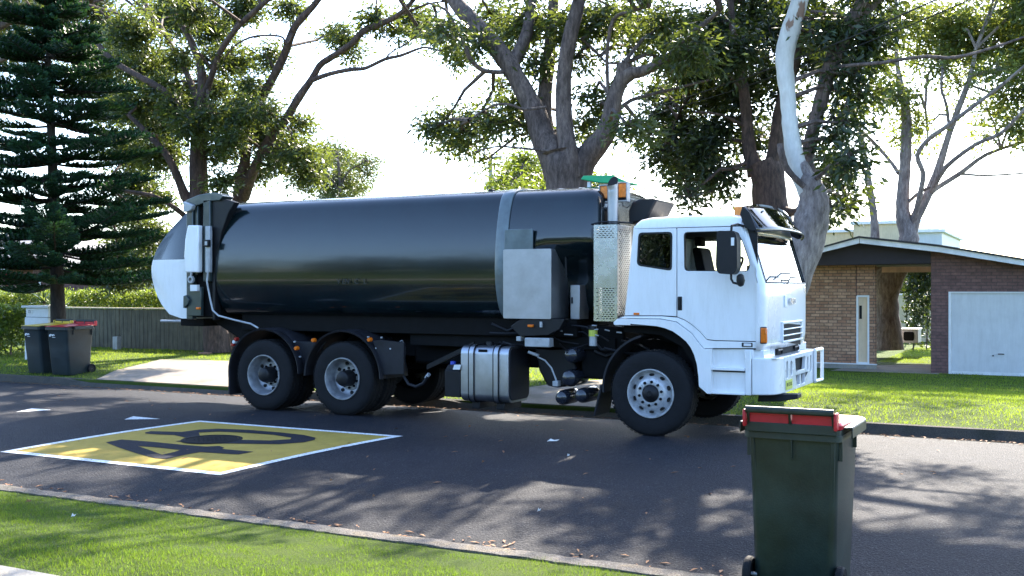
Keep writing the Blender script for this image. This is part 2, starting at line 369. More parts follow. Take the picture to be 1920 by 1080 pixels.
def npmesh(name, V, F, m, parent=None, origin=(0, 0, 0)):
    """V (n,3) world, F (k,3 or 4)"""
    o0 = world_loc(parent) if parent else Vector(origin)
    V = np.asarray(V, dtype=np.float32)-np.array(o0, dtype=np.float32)
    me = bpy.data.meshes.new(name); k = F.shape[1]
    me.vertices.add(len(V)); me.vertices.foreach_set("co", V.ravel())
    me.loops.add(F.size); me.loops.foreach_set("vertex_index", F.ravel().astype(np.int32))
    me.polygons.add(len(F)); me.polygons.foreach_set("loop_start", np.arange(0, F.size, k, dtype=np.int32))
    me.update(calc_edges=True); me.materials.append(m)
    o = bpy.data.objects.new(name, me); COL.objects.link(o)
    if parent: o.parent = parent
    else: o.location = o0
    return o
def text(name, s, size, mt, parent, mtx, thick=.002, bold=0):
    cu = bpy.data.curves.new(name, 'FONT'); cu.body = s; cu.size = size; cu.extrude = thick; cu.offset = bold
    cu.align_x = 'CENTER'; cu.align_y = 'CENTER'
    t = bpy.data.objects.new(name, cu); COL.objects.link(t); dg = bpy.context.evaluated_depsgraph_get(); dg.update()
    me = bpy.data.meshes.new_from_object(t.evaluated_get(dg)); bpy.data.objects.remove(t)
    o0 = world_loc(parent); me.transform(Matrix.Translation(-o0) @ mtx); me.materials.clear(); me.materials.append(mt)
    o = bpy.data.objects.new(name, me); COL.objects.link(o); o.parent = parent; return o
def facing(x, y, z, rz=0):        # text plane facing -Y (rz turns it about Z)
    return Matrix.Translation((x, y, z)) @ Matrix.Rotation(rz, 4, 'Z') @ Matrix.Rotation(R(90), 4, 'X')

# ---------------------------------------------------------------- ground, road, kerbs
def grid(name, xs, ys, zf, m, kind='structure'):
    V = np.array([(x, y, zf(x, y)) for y in ys for x in xs]); nx = len(xs)
    F = np.array([(j*nx+i, j*nx+i+1, (j+1)*nx+i+1, (j+1)*nx+i) for j in range(len(ys)-1) for i in range(nx-1)])
    o = npmesh(name, V, F, m); o.data.shade_smooth(); return tag(o, kind=kind)
xs = [-600, -200, -80, -45, -30]+[-24+i*.8 for i in range(40)]+[12, 20, 40, 90, 200, 600]
ys = [-300, -80, -30, -12, 0]+[1+i*.5 for i in range(12)]+[NY-.001, NY+.004, KY+.055, KY+.065]+[KY+.25*i for i in range(1, 8)]+[17+i for i in range(14)]+[34, 40, 60, 120, 300, 900]
grid("ground", xs, ys, ground_z, M['soil'])
ryl = [NY+(KY-.3-NY)*k/16 for k in range(17)]
grid("road", [-300, -60, -30]+[-24+i*2 for i in range(18)]+[20, 60, 300], ryl, lambda x, y: road_z(y), M['asphalt'])
# gutter tray and kerb on the far side, with two lowered crossings
crossL = (-16.9, -12.7); crossR = (-8.1, -5.35)
def kerb_h(x):
    h = 1
    for a, b in (crossL, crossR): h = min(h, 1-sstep(a-.9, a, x)*(1-sstep(b, b+.7, x)))
    return h
kxs = [-300, -60, -30]+[-24+i*.25 for i in range(90)]+[0, 3, 6, 10, 20, 60, 300]
rings = []
for x in kxs:
    zt = road_z(KY-.3); top = ground_z(x, KY+.2)+.008; h = kerb_h(x); g = road_z(KY)-.008
    rings.append([(x, KY-.3, zt-.1), (x, KY-.3, zt+.004), (x, KY-.02, g), (x, KY+.02, g+(top-g)*(.35+.65*h)*1.0 if h > .5 else g+(top-g)*(.35+.65*h)), (x, KY+.05, g+(top-g)*(.5+.5*h)), (x, KY+.16, top), (x, KY+.16, top-.3)])
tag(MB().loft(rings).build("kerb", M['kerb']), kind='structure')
rings = []
for i, x in enumerate([-300, -40, -20]+[-16+i*.07 for i in range(270)]+[6, 30, 300]):
    e = .006*math.sin(x*7)+.006*math.sin(x*19+1)+.014*(random.random()-.5)
    z = road_z(NY)+.012+.01*random.random()
    rings.append([(x, NY-.17+e*.6, z-.1), (x, NY-.17+e*.6, z+.002), (x, NY-.08, z+.012*random.random()), (x, NY+.02+e, z-.004), (x, NY+.03+e, z-.1)])
tag(MB().loft(rings).build("kerb_edging", M['edge']), kind='structure')
# driveways
dz = lambda x, y: ground_z(x, y)+.012
def slab(name, pts, zf, m, n=14):
    """quad p0 p1 p2 p3 subdivided and draped"""
    P = [Vector((*p, 0)) for p in pts]; V = []
    for j in range(n+1):
        a = P[0].lerp(P[3], j/n); b = P[1].lerp(P[2], j/n)
        for i in range(n+1):
            q = a.lerp(b, i/n); V.append((q.x, q.y, zf(q.x, q.y)))
    F = np.array([(j*(n+1)+i, j*(n+1)+i+1, (j+1)*(n+1)+i+1, (j+1)*(n+1)+i) for j in range(n) for i in range(n)])
    o = npmesh(name, np.array(V), F, m); o.data.shade_smooth(); return tag(o, kind='structure')
slab("driveway", [(-16.9, KY+.15), (-12.7, KY+.15), (-15.9, 19.6), (-19.2, 18.8)], dz, M['drive'])
slab("driveway", [(-8.2, KY+.15), (-5.4, KY+.15), (-5.4, 26), (-8.2, 26)], dz, M['drive'])
slab("path", [(-60, 2.9), (30, 2.9), (30, 4.44), (-60, 4.44)], lambda x, y: ground_z(x, y)+.014, M['path'], 20)
slab("patio", [(-5.6, 29.3), (-2.9, 29.3), (-2.9, 33.4), (-5.2, 31.6)], lambda x, y: ground_z(x, y)+.012, M['drive'], 6)

# ---------------------------------------------------------------- painted speed marking, triangles and manhole
def rz4(x, y): return road_z(y)+.004
mk = empty("speed_marking", (-8.8, 9.35, road_z(9.35)), "large yellow rectangle with white border and black 40 painted on the road", "road marking")
cx0, cx1, cy0, cy1 = -10.43, -7.2, 7.97, 10.75
def strip_sheet(x0, x1, y0, y1, zo, n=10):
    b = MB(); V = [(x0+(x1-x0)*i/4, y0+(y1-y0)*j/n) for j in range(n+1) for i in range(5)]
    sk = lambda y: -.15+.31*(y-7.98)/2.76
    return b.add([(x+sk(y), y, road_z(y)+zo) for x, y in V], [(j*5+i, j*5+i+1, (j+1)*5+i+1, (j+1)*5+i) for j in range(n) for i in range(4)])
strip_sheet(cx0+.1, cx1-.1, cy0+.1, cy1-.1, .004).build("painted_field", M['yellow'], mk, smooth=0)
wl = MB()
for q in (strip_sheet(cx0, cx1, cy0, cy0+.1, .0045, 2), strip_sheet(cx0, cx1, cy1-.1, cy1, .0045, 2), strip_sheet(cx0, cx0+.1, cy0+.1, cy1-.1, .0045), strip_sheet(cx1-.1, cx1, cy0+.1, cy1-.1, .0045)):
    wl.add(q.v, q.f)
wl.build("border_line", M['whiteline'], mk, smooth=0)
def dg(pts): return [onroad(180+x/4.364, 780+y/4.364) for x, y in pts]
def subdiv(L, k=3):
    o = []
    for i, p in enumerate(L):
        q = L[(i+1) % len(L)]
        for j in range(k): o.append((p[0]+(q[0]-p[0])*j/k, p[1]+(q[1]-p[1])*j/k))
    return o
four = dg([(80, 220), (210, 197), (450, 215), (700, 240), (900, 255), (1010, 250), (1050, 265), (1030, 275), (1290, 297), (1165, 320), (850, 300), (730, 322), (580, 357), (480, 350), (330, 310), (180, 260)])
fh = dg([(340, 250), (520, 264), (690, 283), (640, 300), (540, 322), (440, 285)])
zero = dg([(400, 140), (450, 128), (700, 135), (850, 115), (1000, 108), (1250, 118), (1500, 138), (1700, 160), (1795, 182), (1790, 200), (1700, 220), (1500, 235), (1100, 230), (850, 232), (650, 212), (770, 190), (640, 160), (500, 155), (405, 148)])
zh = dg([(840, 140), (1000, 132), (1200, 140), (1450, 158), (1600, 182), (1590, 195), (1420, 205), (1120, 198), (900, 180), (850, 165)])
MB().flat(subdiv(four), [subdiv(fh)], lambda x, y: road_z(y)+.008).build("painted_digit", M['blackpaint'], mk, smooth=0)
MB().flat(subdiv(zero), [subdiv(zh)], lambda x, y: road_z(y)+.008).build("painted_digit", M['blackpaint'], mk, smooth=0)
for k, tri in enumerate(([(233, 787), (250, 781), (301, 786)], [(30, 773), (60, 766), (98, 769)])):
    p = [onroad(*q) for q in tri]
    o = MB().flat(p, (), rz4).build("road_triangle", M['whiteline'], None, origin=(p[0][0], p[0][1], road_z(p[0][1])), smooth=0)
    tag(o, ["white painted triangle just beyond the yellow 40 marking", "white painted triangle farther left near the far kerb"][k], "road marking", "white triangles painted on the road")
mhx, mhy = onroad(397.7, 824.5)
mh = empty("manhole_cover", (mhx, mhy, road_z(mhy)), "dark round manhole cover sunk into the painted zero", "manhole cover")
mz = road_z(mhy)
MB().lathe([(.30, .006), (.30, .013), (.345, .013), (.36, .004)], (mhx, mhy, mz), 'Z', 32).build("frame", M['chassis'], mh)
b = MB().lathe([(0.001, .010), (.295, .010), (.295, .0)], (mhx, mhy, mz), 'Z', 32)
for i in range(-3, 4):
    for j in range(-3, 4):
        if i*i+j*j < 10: b.obox((mhx+i*.07, mhy+j*.07, mz+.0105), .035, .018, .0022, R(45 if (i+j) % 2 else -45))
b.build("lid", M['iron'], mh)
# kerb number
kn = empty("kerb_number", (-4.95, KY-.005, -.06), "faint house number 122 painted on the kerb face", "number")
text("painted_digit", "122", .12, M['galv'], kn, facing(-4.9, KY-.03, -.062), .002)

# ---------------------------------------------------------------- wheelie bins (local frame: front faces -Y, handle at +Y)
def wheelie_bin(loc, rz, label, lidmat, body, logo=False, group=None, sc=(1, 1, 1)):
    t = empty("wheelie_bin", loc, label, "bin", group)
    Mx = Matrix.Translation(loc) @ Matrix.Rotation(rz, 4, 'Z') @ Matrix.Diagonal((*sc, 1))
    def put(b, *a, **k):
        b.v = [tuple(Mx @ Vector(p)) for p in b.v]; return b.build(*a, **k)
    def ring(hx, y0, y1, z, r):
        pts = rrect(-hx, hx, y0, y1, r, 5); return [(p[0], p[1], z) for p in pts]
    b = MB().loft([ring(.245, -.25, .30, .0, .05), ring(.255, -.265, .312, .05, .06), ring(.268, -.32, .325, .55, .05), ring(.28, -.352, .345, .955, .04), ring(.286, -.36, .35, .97, .04)])
    bd = put(b, "body", body, t, bevel=0)
    rimb = MB().prism(rrect(-.30, .30, -.385, .372, .05, 5), [list(reversed(rrect(-.255, .255, -.33, .31, .04, 5)))], .95, .98, 'Z')
    rimb.prism(rrect(-.305, .305, -.39, .376, .05, 5), [list(reversed(rrect(-.294, .294, -.38, .366, .05, 5)))], .915, .951, 'Z')
    put(rimb, "rim", body, t, bevel=.004)
    # side lifting flange that flares out past the rim
    for sx in (-1, 1):
        f = MB().prism([(sx*.30, .30), (sx*.355, .27), (sx*.355, -.22), (sx*.30, -.36)] if sx > 0 else [(sx*.30, -.36), (sx*.355, -.22), (sx*.355, .27), (sx*.30, .30)], (), .985, .995, 'Z')
        f.box(*sorted((sx*.348, sx*.357)), -.22, .27, .93, .99)
        put(f, "side_flange", body, t, bevel=.003)
        g = MB().box(*sorted((sx*.276, sx*.30)), .285, .297, .80, .965)
        put(g, "gusset", body, t, bevel=.002)
        put(MB().box(*sorted((sx*.27, sx*.30)), -.2, -.19, .82, .965), "gusset", body, t, bevel=.002)
    # moulded panel ribs on the rear wall
    rb = MB()
    for x in (-.255, .255):
        rb.loft([[(x*.85-.012, .252, .08), (x*.85+.012, .252, .08), (x*.85+.012, .268, .08), (x*.85-.012, .268, .08)], [(x-.012, .335, .95), (x+.012, .335, .95), (x+.012, .356, .95), (x-.012, .356, .95)]])
    rb.box(-.003, .003, .345, .366, .80, .93)
    put(rb, "rear_rib", body, t, bevel=.002)
    # lid: low domed tray hinged under the handle bar
    def lr(hx, y0, y1, z0, z1, r):
        return [(p[0], p[1], z0+(z1-z0)*(p[1]-y0)/(y1-y0)) for p in rrect(-hx, hx, y0, y1, r, 5)]
    l = MB().loft([lr(.305, -.40, .382, .980, .984, .05), lr(.31, -.405, .384, .985, 1.01, .05), lr(.295, -.39, .376, .992, 1.028, .05), lr(.24, -.32, .34, .996, 1.034, .05), lr(.20, -.28, .30, .99, 1.026, .04)])
    ld = put(l, "lid", lidmat, t, bevel=.003)
    hb = MB().box(-.262, -.01, .376, .392, .99, 1.064); hb.box(.01, .262, .376, .392, .99, 1.064)
    put(hb, "lid_hinge_flap", lidmat, t, bevel=.004)
    for s in (-1, 1):
        k = MB().box(*sorted((s*.272, s*.292)), .36, .44, .985, 1.085); put(k, "hinge_lug", lidmat, t, bevel=.008)
    # handle bar with centre web
    h = MB(); cy, cz = .425, 1.088
    h.prism(rrect(cy-.02, cy+.02, cz-.022, cz+.018, .014, 4), (), -.272, .272, 'X')
    hd = put(h, "handle_bar", body, t)
    put(MB().box(-.285, .285, .386, .398, .955, 1.010), 'rear_lip', body, t, bevel=.003)
    w_ = MB()
    for x in (-.262, 0, .262):
        w_.add([(x-.006, .345, .94), (x+.006, .345, .94), (x+.006, .37, .94), (x-.006, .37, .94), (x-.006, .37, 1.07), (x+.006, .37, 1.07), (x+.006, .43, 1.07), (x-.006, .43, 1.07)], [(0, 1, 2, 3), (4, 5, 6, 7), (0, 1, 5, 4), (2, 3, 7, 6), (1, 2, 6, 5), (0, 3, 7, 4)])
    put(w_, "handle_web", body, t, bevel=.002)
    # axle and wheels
    put(MB().tube([(-.30, .29, .1), (.30, .29, .1)], .011, 8), "axle", M['galv'], t)
    for s in (-1, 1):
        wl_ = pivot("wheel", t); a, c = sorted((s*.262, s*.312))
        m_ = (a+c)/2
        q = MB().lathe([(.055, a-m_+.008), (.09, a-m_), (.1, a-m_+.012), (.1, c-m_-.012), (.09, c-m_), (.055, c-m_-.008)], (m_, .29, .1), 'X', 28, closed=False)
        put(q, "tyre", M['rubber'], wl_)
        q = MB().lathe([(.001, a-m_+.012), (.06, a-m_+.012), (.06, c-m_-.012), (.001, c-m_-.012)], (m_, .29, .1), 'X', 20)
        put(q, "hub", M['black'], wl_)
    if logo:
        # small white swoosh emblem moulded on the front wall
        q = MB()
        for cx_, s_, a0_, a1_ in ((-.17, .04, 20, 230), (-.10, .035, 0, 200)):
            pts = [(cx_+s_*math.cos(R(a0_+(a1_-a0_)*k/8)), .80+s_*.8*math.sin(R(a0_+(a1_-a0_)*k/8))) for k in range(9)]
            inn = [(cx_+s_*.45*math.cos(R(a0_+(a1_-a0_)*k/8))+.012, .80+s_*.3*math.sin(R(a0_+(a1_-a0_)*k/8))-.004) for k in range(9)]
            q.prism(pts+inn[::-1], (), -.352, -.336, 'Y')
        q.prism([(-.13, .775), (-.05, .768), (-.05, .76), (-.13, .765)], (), -.35, -.334, 'Y')
        put(q, "emblem", M['reflector'], t, smooth=0)
    return t
wheelie_bin((-1.485, 6.93, -.095), R(180), "dark green wheelie bin with red lid, handle towards the viewer, in the near foreground", M['binred'], M['bin'], sc=(.97, 1, 1.06))
p = at(122, 700, 15.2)
wheelie_bin((p.x, 15.33, ground_z(p.x, 15.3)), R(3), "dark wheelie bin with red lid on the far verge beside the yellow lidded one", M['binred'], M['binnew'], True, "bins on the far verge")
wheelie_bin((p.x-.78, 15.38, ground_z(p.x, 15.3)), R(-5), "dark wheelie bin with yellow lid on the far verge", M['binyellow'], M['binnew'], True, "bins on the far verge")

# ---------------------------------------------------------------- the garbage truck
SY = 12.3                       # near side plane
FX, R2X, R1X = -4.47, -9.06, -10.48
WR = .52
truck = empty("garbage_truck", (-7.5, 13.5, 0), "long dark green garbage truck with a white cab parked along the far kerb", "garbage truck")
def T(b, name, m, parent=None, **k): return b.build(name, m, parent or truck, **k)
FY = 14.7                       # far side plane
MIDY = 13.5
def tyre_profile():
    h = .145
    return [(.292, -h+.02), (.30, -h+.004), (.345, -h-.004), (.42, -h-.01), (.475, -h), (.503, -h+.012), (.514, -h+.03), (.52, -h+.05), (.52, -.052), (.508, -.05), (.508, -.04), (.52, -.038), (.52, .038), (.508, .04), (.508, .05), (.52, .052), (.52, h-.05), (.514, h-.03), (.503, h-.012), (.475, h), (.42, h+.01), (.345, h+.004), (.30, h-.004), (.292, h-.02)]
def tyre(parent, x, yc, side=-1):
    b = MB().lathe(tyre_profile(), (x, yc, WR), 'Y', 56)
    for k in range(56):        # shallow tread blocks on the shoulders
        a = 2*math.pi*(k+.5)/56
        for yy in (-.105, .105):
            b.obox((x+.521*math.cos(a), yc+yy, WR+.521*math.sin(a)), .008, .05, .036, 0, 0, -a)
    return T(b, "tyre", M['rubber'], parent, smooth=50)
def discs(b, x, y, z, r0, rr, n, a0, m, parent, name, depth=.02, s=-1, flat=1):
    for k in range(n):
        a = a0+2*math.pi*k/n
        q = MB(); pts = []
        for j in range(14):
            t = 2*math.pi*j/14; u = r0+rr*flat*math.cos(t); v = rr*math.sin(t)*(1 if flat == 1 else 1.35)
            pts.append((x+u*math.cos(a)-v*math.sin(a), z+u*math.sin(a)+v*math.cos(a)))
        q.prism(pts, (), y+s*depth, y-s*.01); b.add(q.v, q.f)
    return b
def front_wheel(x, ys, s):
    """ys: outer face plane, s=-1 when the outer side faces -Y"""
    wv = pivot("wheel", truck); yc = ys-s*.145
    tyre(wv, x, yc); o = ys
    f = lambda r, d: (r, -s*d)
    b = MB().lathe([f(.30, .0), f(.296, -.012), f(.285, -.012), f(.278, .0), f(.272, .03), f(.262, .06), f(.25, .075), f(.235, .07), f(.205, .03), f(.185, .008), f(.175, .0), f(.112, .0), f(.105, .012), f(.001, .012)], (x, o, WR), 'Y', 56)
    rm = T(b, "rim", M['rim'], wv, smooth=40)
    b = MB(); 
    for k in range(10):
        a = 2*math.pi*(k+.5)/10; 
        c = Vector((x+.226*math.cos(a), o-s*.05, WR+.226*math.sin(a)))
        pts = []
        ring1 = []; ring2 = []
        for j in range(12):
            t = 2*math.pi*j/12; du = .017*math.cos(t); dv = .03*math.sin(t)
            p = (c.x+du*math.cos(a)-dv*math.sin(a), c.z+du*math.sin(a)+dv*math.cos(a)); ring1.append((p[0], o-s*.034, p[1])); ring2.append((p[0], o-s*.10, p[1]))
        T(MB().loft([ring1, ring2]), "vent_hole", M['dark'], wv)
    b = MB()
    for k in range(10):
        a = 2*math.pi*k/10+.2
        b.lathe([(.001, s*.03), (.010, s*.03), (.016, s*.022), (.018, s*.0)], (x+.1435*math.cos(a), o, WR+.1435*math.sin(a)), 'Y', 8)
    T(b, "wheel_nut", M['chassis'], wv)
    b = MB().lathe([(.001, s*.055), (.03, s*.055), (.035, s*.045), (.06, s*.04), (.085, s*.02), (.104, s*.004), (.106, 0)], (x, o, WR), 'Y', 32)
    T(b, "hub", M['black'], wv)
def rear_wheel(x, ys, s):
    wv = pivot("wheel", truck)
    for dd in (.15, .49): tyre(wv, x, ys-s*dd)
    o = ys; f = lambda r, d: (r, -s*d)
    b = MB().lathe([f(.300, .008), f(.296, -.01), f(.284, -.01), f(.277, .004), f(.27, .03), f(.262, .045), f(.262, .09), f(.252, .105), f(.248, .15), f(.24, .165), f(.2, .185), f(.175, .19), f(.172, .175), f(.11, .175), f(.001, .175)], (x, o, WR), 'Y', 56)
    T(b, "rim", M['rimgrey'], wv, smooth=40)
    b = MB()
    for k in range(8):
        a = 2*math.pi*k/8+.2; ring1 = []; ring2 = []
        for j in range(14):
            t = 2*math.pi*j/14; px_ = x+.212*math.cos(a)+.027*math.cos(t); pz_ = WR+.212*math.sin(a)+.027*math.sin(t)
            ring1.append((px_, o-s*.168, pz_)); ring2.append((px_, o-s*.22, pz_))
        T(MB().loft([ring1, ring2]), "vent_hole", M['dark'], wv)
    b = MB()
    for k in range(10):
        a = 2*math.pi*k/10+.35
        b.lathe([(.001, s*.03), (.012, s*.03), (.017, s*.02), (.018, s*0)], (x+.14*math.cos(a), o-s*.174, WR+.14*math.sin(a)), 'Y', 8)
    T(b, "wheel_nut", M['chassis'], wv)
    b = MB().lathe([(.001, s*.19), (.07, s*.19), (.1, s*.17), (.112, s*.13), (.112, s*.03), (.12, 0)], (x, o-s*.17, WR), 'Y', 32)
    T(b, "hub", M['black'], wv)
front_wheel(FX, SY-.03, -1); front_wheel(FX, FY-.04, 1)
for x in (R2X, R1X): rear_wheel(x, SY-.03, -1); rear_wheel(x, FY-.04, 1)

# --- body: barrel of the compactor, lofted along X
half = [(12.78, 1.36), (12.5, 1.42), (12.38, 1.56), (12.31, 1.8), (12.285, 2.0), (12.295, 2.25), (12.325, 2.5), (12.37, 2.72), (12.415, 2.87), (12.46, 2.98), (12.54, 3.065), (12.70, 3.115), (12.95, 3.135), (13.3, 3.145)]
def chaikin(P, n=2):
    for _ in range(n):
        Q = [P[0]]
        for a, b in zip(P, P[1:]): Q += [(.75*a[0]+.25*b[0], .75*a[1]+.25*b[1]), (.25*a[0]+.75*b[0], .25*a[1]+.75*b[1])]
        P = Q+[P[-1]]
    return P
half = chaikin(half)
sect = half+[(2*MIDY-y, z) for y, z in reversed(half)]
def section(x, k=1.0, zc=2.25, kz=None):
    kz = k if kz is None else kz
    return [(x, MIDY+(y-MIDY)*k, zc+(z-zc)*kz) for y, z in sect]
b = MB().loft([section(x) for x in (-11.42, -11.0, -10.0, -9.0, -8.0, -7.2, -6.62)])
body = T(b, "body", M['tank'], smooth=50)
T(MB().loft([section(-6.62, 1.004), section(-6.60, 1.012), section(-6.47, 1.012), section(-6.45, 1.004)]), "body_band", M['bandgrey'], smooth=50)
def hop(x, k, w):      # lower flank cut away behind the oil tank
    out = []
    for (a, y, z) in section(x, .99):
        f = w*.46*(1-sstep(1.9, 2.42, z)); y = y+f if y < MIDY else y-f
        out.append((x, MIDY+(y-MIDY)*k, 2.2+(z-2.2)*(1-(1-k)*.8)))
    return out
fr = [hop(-6.45, 1, 0), hop(-6.2, 1, 0), hop(-6.05, 1, .5), hop(-5.9, 1, 1), hop(-5.6, 1, 1), hop(-5.42, 1, 1), hop(-5.34, .988, 1), hop(-5.28, .965, 1), hop(-5.235, .93, 1), hop(-5.205, .88, 1), hop(-5.185, .8, 1), hop(-5.175, .6, 1)]
T(MB().loft(fr), "hopper", M['tank'], smooth=60)
# panel on hopper side and hatch seams
T(MB().box(*sorted((at(948, 400, SY).x, at(1000, 400, SY).x)), 12.27, 12.30, 2.12, at(970, 430, SY).z), "side_panel", M['bandgrey'], bevel=.004)
text("faded_lettering", "V EN   C   L", .1, M['ghost'], truck, facing(at(660, 528, 12.28).x, 12.268, at(660, 528, 12.28).z), .002)
# roof rail strip and antenna lug
b = MB().box(-6.75, -5.55, 12.55, 12.62, 2.965, 2.99); T(b, "roof_gutter", M['tankmid'], bevel=.004)
b = MB().box(*sorted((at(914, 350, 12.7).x, at(922, 350, 12.7).x)), 12.72, 12.8, 3.03, 3.14); T(b, "roof_lug", M['black'], bevel=.005)
# body lower skirt
T(MB().box(-11.2, -5.6, 12.62, 14.38, 1.16, 1.40), "body_subframe", M['chassis'], bevel=.01)

# --- tailgate: bulging rear half in two colours
def tail_ring(x0, t):
    return None
tp = [xz(*q, 12.4) for q in ((356, 384), (340, 398), (325, 416), (308, 442), (296, 466), (290, 487), (288, 505), (291, 527), (298, 552), (309, 574), (322, 589), (345, 597))]
tp = [tp[0]]+chaikin(tp[1:-1], 1)+[tp[-1]]
xb = -11.9
zs = 0
def tail(name, m, zlo, zhi, parent):
    P = [(x, z) for x, z in tp if zlo <= z <= zhi]
    def xin(z):
        for (xa, za), (xc, zc) in zip(tp, tp[1:]):
            if min(za, zc) <= z <= max(za, zc): return xa+(xc-xa)*(z-za)/(zc-za if abs(zc-za) > 1e-6 else 1)
        return tp[0][0]
    prof = ([(xin(zhi), zhi)] if zhi < 3 else [])+P+([(xin(zlo), zlo)] if zlo > 1.4 else [])
    rings = []
    for y, s in ((12.33, .985), (12.345, 1.0), (13.5, 1.0), (14.64, 1.0), (14.66, .985)):
        tl = lambda z: (.16*max(0, z-1.9)**2+.03*max(0, 1.9-z))*(1 if y < MIDY else -1 if y > MIDY else 0)
        rings.append([(xb+(x-xb)*s, y+tl(z), z) for x, z in prof]+[(xb, y+tl(prof[-1][1]), prof[-1][1]), (xb, y+tl(prof[0][1]), prof[0][1])])
    return T(MB().loft(rings), name, m, parent, smooth=50)
zsplit = at(300, 487, 12.4).z
tg = pivot("tailgate", truck)
tail("upper_shell", M['tank'], zsplit, 9, tg); tail("lower_shell", M['white'], 0, zsplit-.002, tg)
# rear frame with bin-lift rails
b = MB()
xa, xc = at(352, 480, SY).x, at(362, 480, SY).x
b.box(xa, xc+.02, 12.27, 12.36, 1.32, 3.1); T(b, "rear_post", M['tankmid'], bevel=.012)
x1, x2 = at(384, 480, SY).x, at(397, 480, SY).x
T(MB().box(x1, x2, 12.26, 12.36, 1.9, 3.14), "lift_rail", M['tankmid'], bevel=.012)
T(MB().box(at(366, 0, SY).x, at(371, 0, SY).x, 12.3, 12.36, 2.0, 3.1), "lift_rail", M['tankmid'], bevel=.008)
T(MB().box(at(357, 0, SY).x, at(400, 0, SY).x, 12.36, 14.64, 1.35, 3.08), "frame_housing", M['chassis'], bevel=.03)
T(MB().prism([xz(398, 372), xz(418, 372), xz(440, 379), xz(428, 400), xz(414, 440), xz(404, 500), xz(403, 600), xz(398, 600)], (), 12.30, 12.42), "frame_gusset", M['black'], bevel=.01)
b = MB().prism([xz(351, 376), xz(374, 366), xz(400, 361.5), xz(410, 362), xz(422, 368), xz(415, 376), xz(398, 377), xz(374, 385), xz(353, 390)], (), 12.26, 12.5); T(b, "lift_head", M['tankmid'], bevel=.02)
b = MB().prism([xz(352, 378), xz(370, 385), xz(368, 393), xz(360, 398), xz(352, 398)], (), 12.2, 12.28); T(b, "pulley_cover", M['galv'], bevel=.015)
b = MB().prism([xz(364, 423), xz(384, 423), xz(384, 511), xz(359, 511), xz(357, 480), xz(359, 450)], (), 12.16, 12.262); T(b, "lift_guard", M['white'], bevel=.02, seg=3)
T(MB().box(at(384.5, 0, 12.2).x, at(393, 0, 12.2).x, 12.2, 12.262, at(384, 511, 12.2).z, at(384, 424, 12.2).z), "guard_side", M['galv'], bevel=.01)
b = MB().box(at(381, 0, 12.15).x, at(391, 0, 12.15).x, 12.14, 12.2, at(384, 463, 12.2).z, at(384, 450, 12.2).z); cl = T(b, "latch", M['black'], bevel=.008)
T(MB().box(at(385, 0, 12.15).x, at(389.5, 0, 12.15).x, 12.135, 12.142, at(384, 460, 12.2).z, at(384, 453, 12.2).z), "latch_plate", M['galv'], cl)
b = MB().prism([xz(355, 556), xz(383, 532), xz(383, 592), xz(355, 592)], (), 12.25, 12.30); b2 = b
T(MB().box(at(357, 0, SY).x, at(382, 0, SY).x, 12.24, 12.30, at(360, 592, SY).z, at(360, 538, SY).z), "lower_plate", M['tankmid'], bevel=.008)
T(MB().prism([xz(352, 555), xz(357, 553), xz(363, 562), xz(361, 570), xz(352, 578)], (), 12.2, 12.27), "hinge_bracket", M['tankmid'], bevel=.01)
b = MB().tube([xz3 for xz3 in [(at(*q, 12.18).x, 12.18, at(*q, 12.18).z) for q in ((357, 508), (359, 512), (358, 518), (355, 520))]], .016, 8)
b.lathe([(.03, -.02), (.055, -.02), (.055, .02), (.03, .02)], (at(360, 524, 12.2).x, 12.18, at(360, 524, 12.2).z), 'Y', 18)
T(b, "shackle", M['galv'])
T(MB().box(at(358, 0, 12.2).x, at(371, 0, 12.2).x, 12.18, 12.24, at(360, 546, 12.2).z, at(360, 534, 12.2).z), "label_plate", M['reflector'], bevel=.004)
b = MB().tube([(at(*q, 12.2).x, 12.2, at(*q, 12.2).z) for q in ((391, 470), (391, 500), (388, 528), (394, 560), (399, 582), (410, 592), (440, 600), (470, 607), (484, 615))], .014, 8); T(b, "hydraulic_pipe", M['galv'])
def lamp(px, py, w_, h_, Y=12.2, m='amber', name="marker_lamp", round_=False, parent=None):
    p = at(px, py, Y)
    if round_: b = MB().lathe([(.001, -.03), (w_*.5, -.028), (w_*.62, 0), (w_*.62, .03)], (p.x, Y, p.z), 'Y', 16)
    else: b = MB().box(p.x-w_/2, p.x+w_/2, Y-.02, Y+.03, p.z-h_/2, p.z+h_/2)
    return T(b, name, M[m], parent, bevel=0 if round_ else .006)
lamp(372, 578, .07, .035, 12.23); lamp(406, 412, .13, .0001+.22, 12.33, 'brown', "reflector_patch")
T(MB().box(-12.45, -11.95, 12.6, 14.4, 1.2, 1.36), "rear_bar", M['chassis'], bevel=.02)
b = MB().tube([(at(302, 592, 12.7).x, 12.7, 1.27), (at(345, 592, 12.7).x, 12.7, 1.27)], .02, 8); b.tube([(-12.7, 12.7, 1.27), (-12.7, 14.3, 1.27)], .02, 8); T(b, "tow_bar", M['galv'])
# sloping underside behind the rear wheels
T(MB().prism([(-11.95, 1.32), (-10.9, 1.32), (-10.9, .98), (-11.3, 1.0)], (), 12.7, 14.3), "tail_underbody", M['chassis'], bevel=.02)

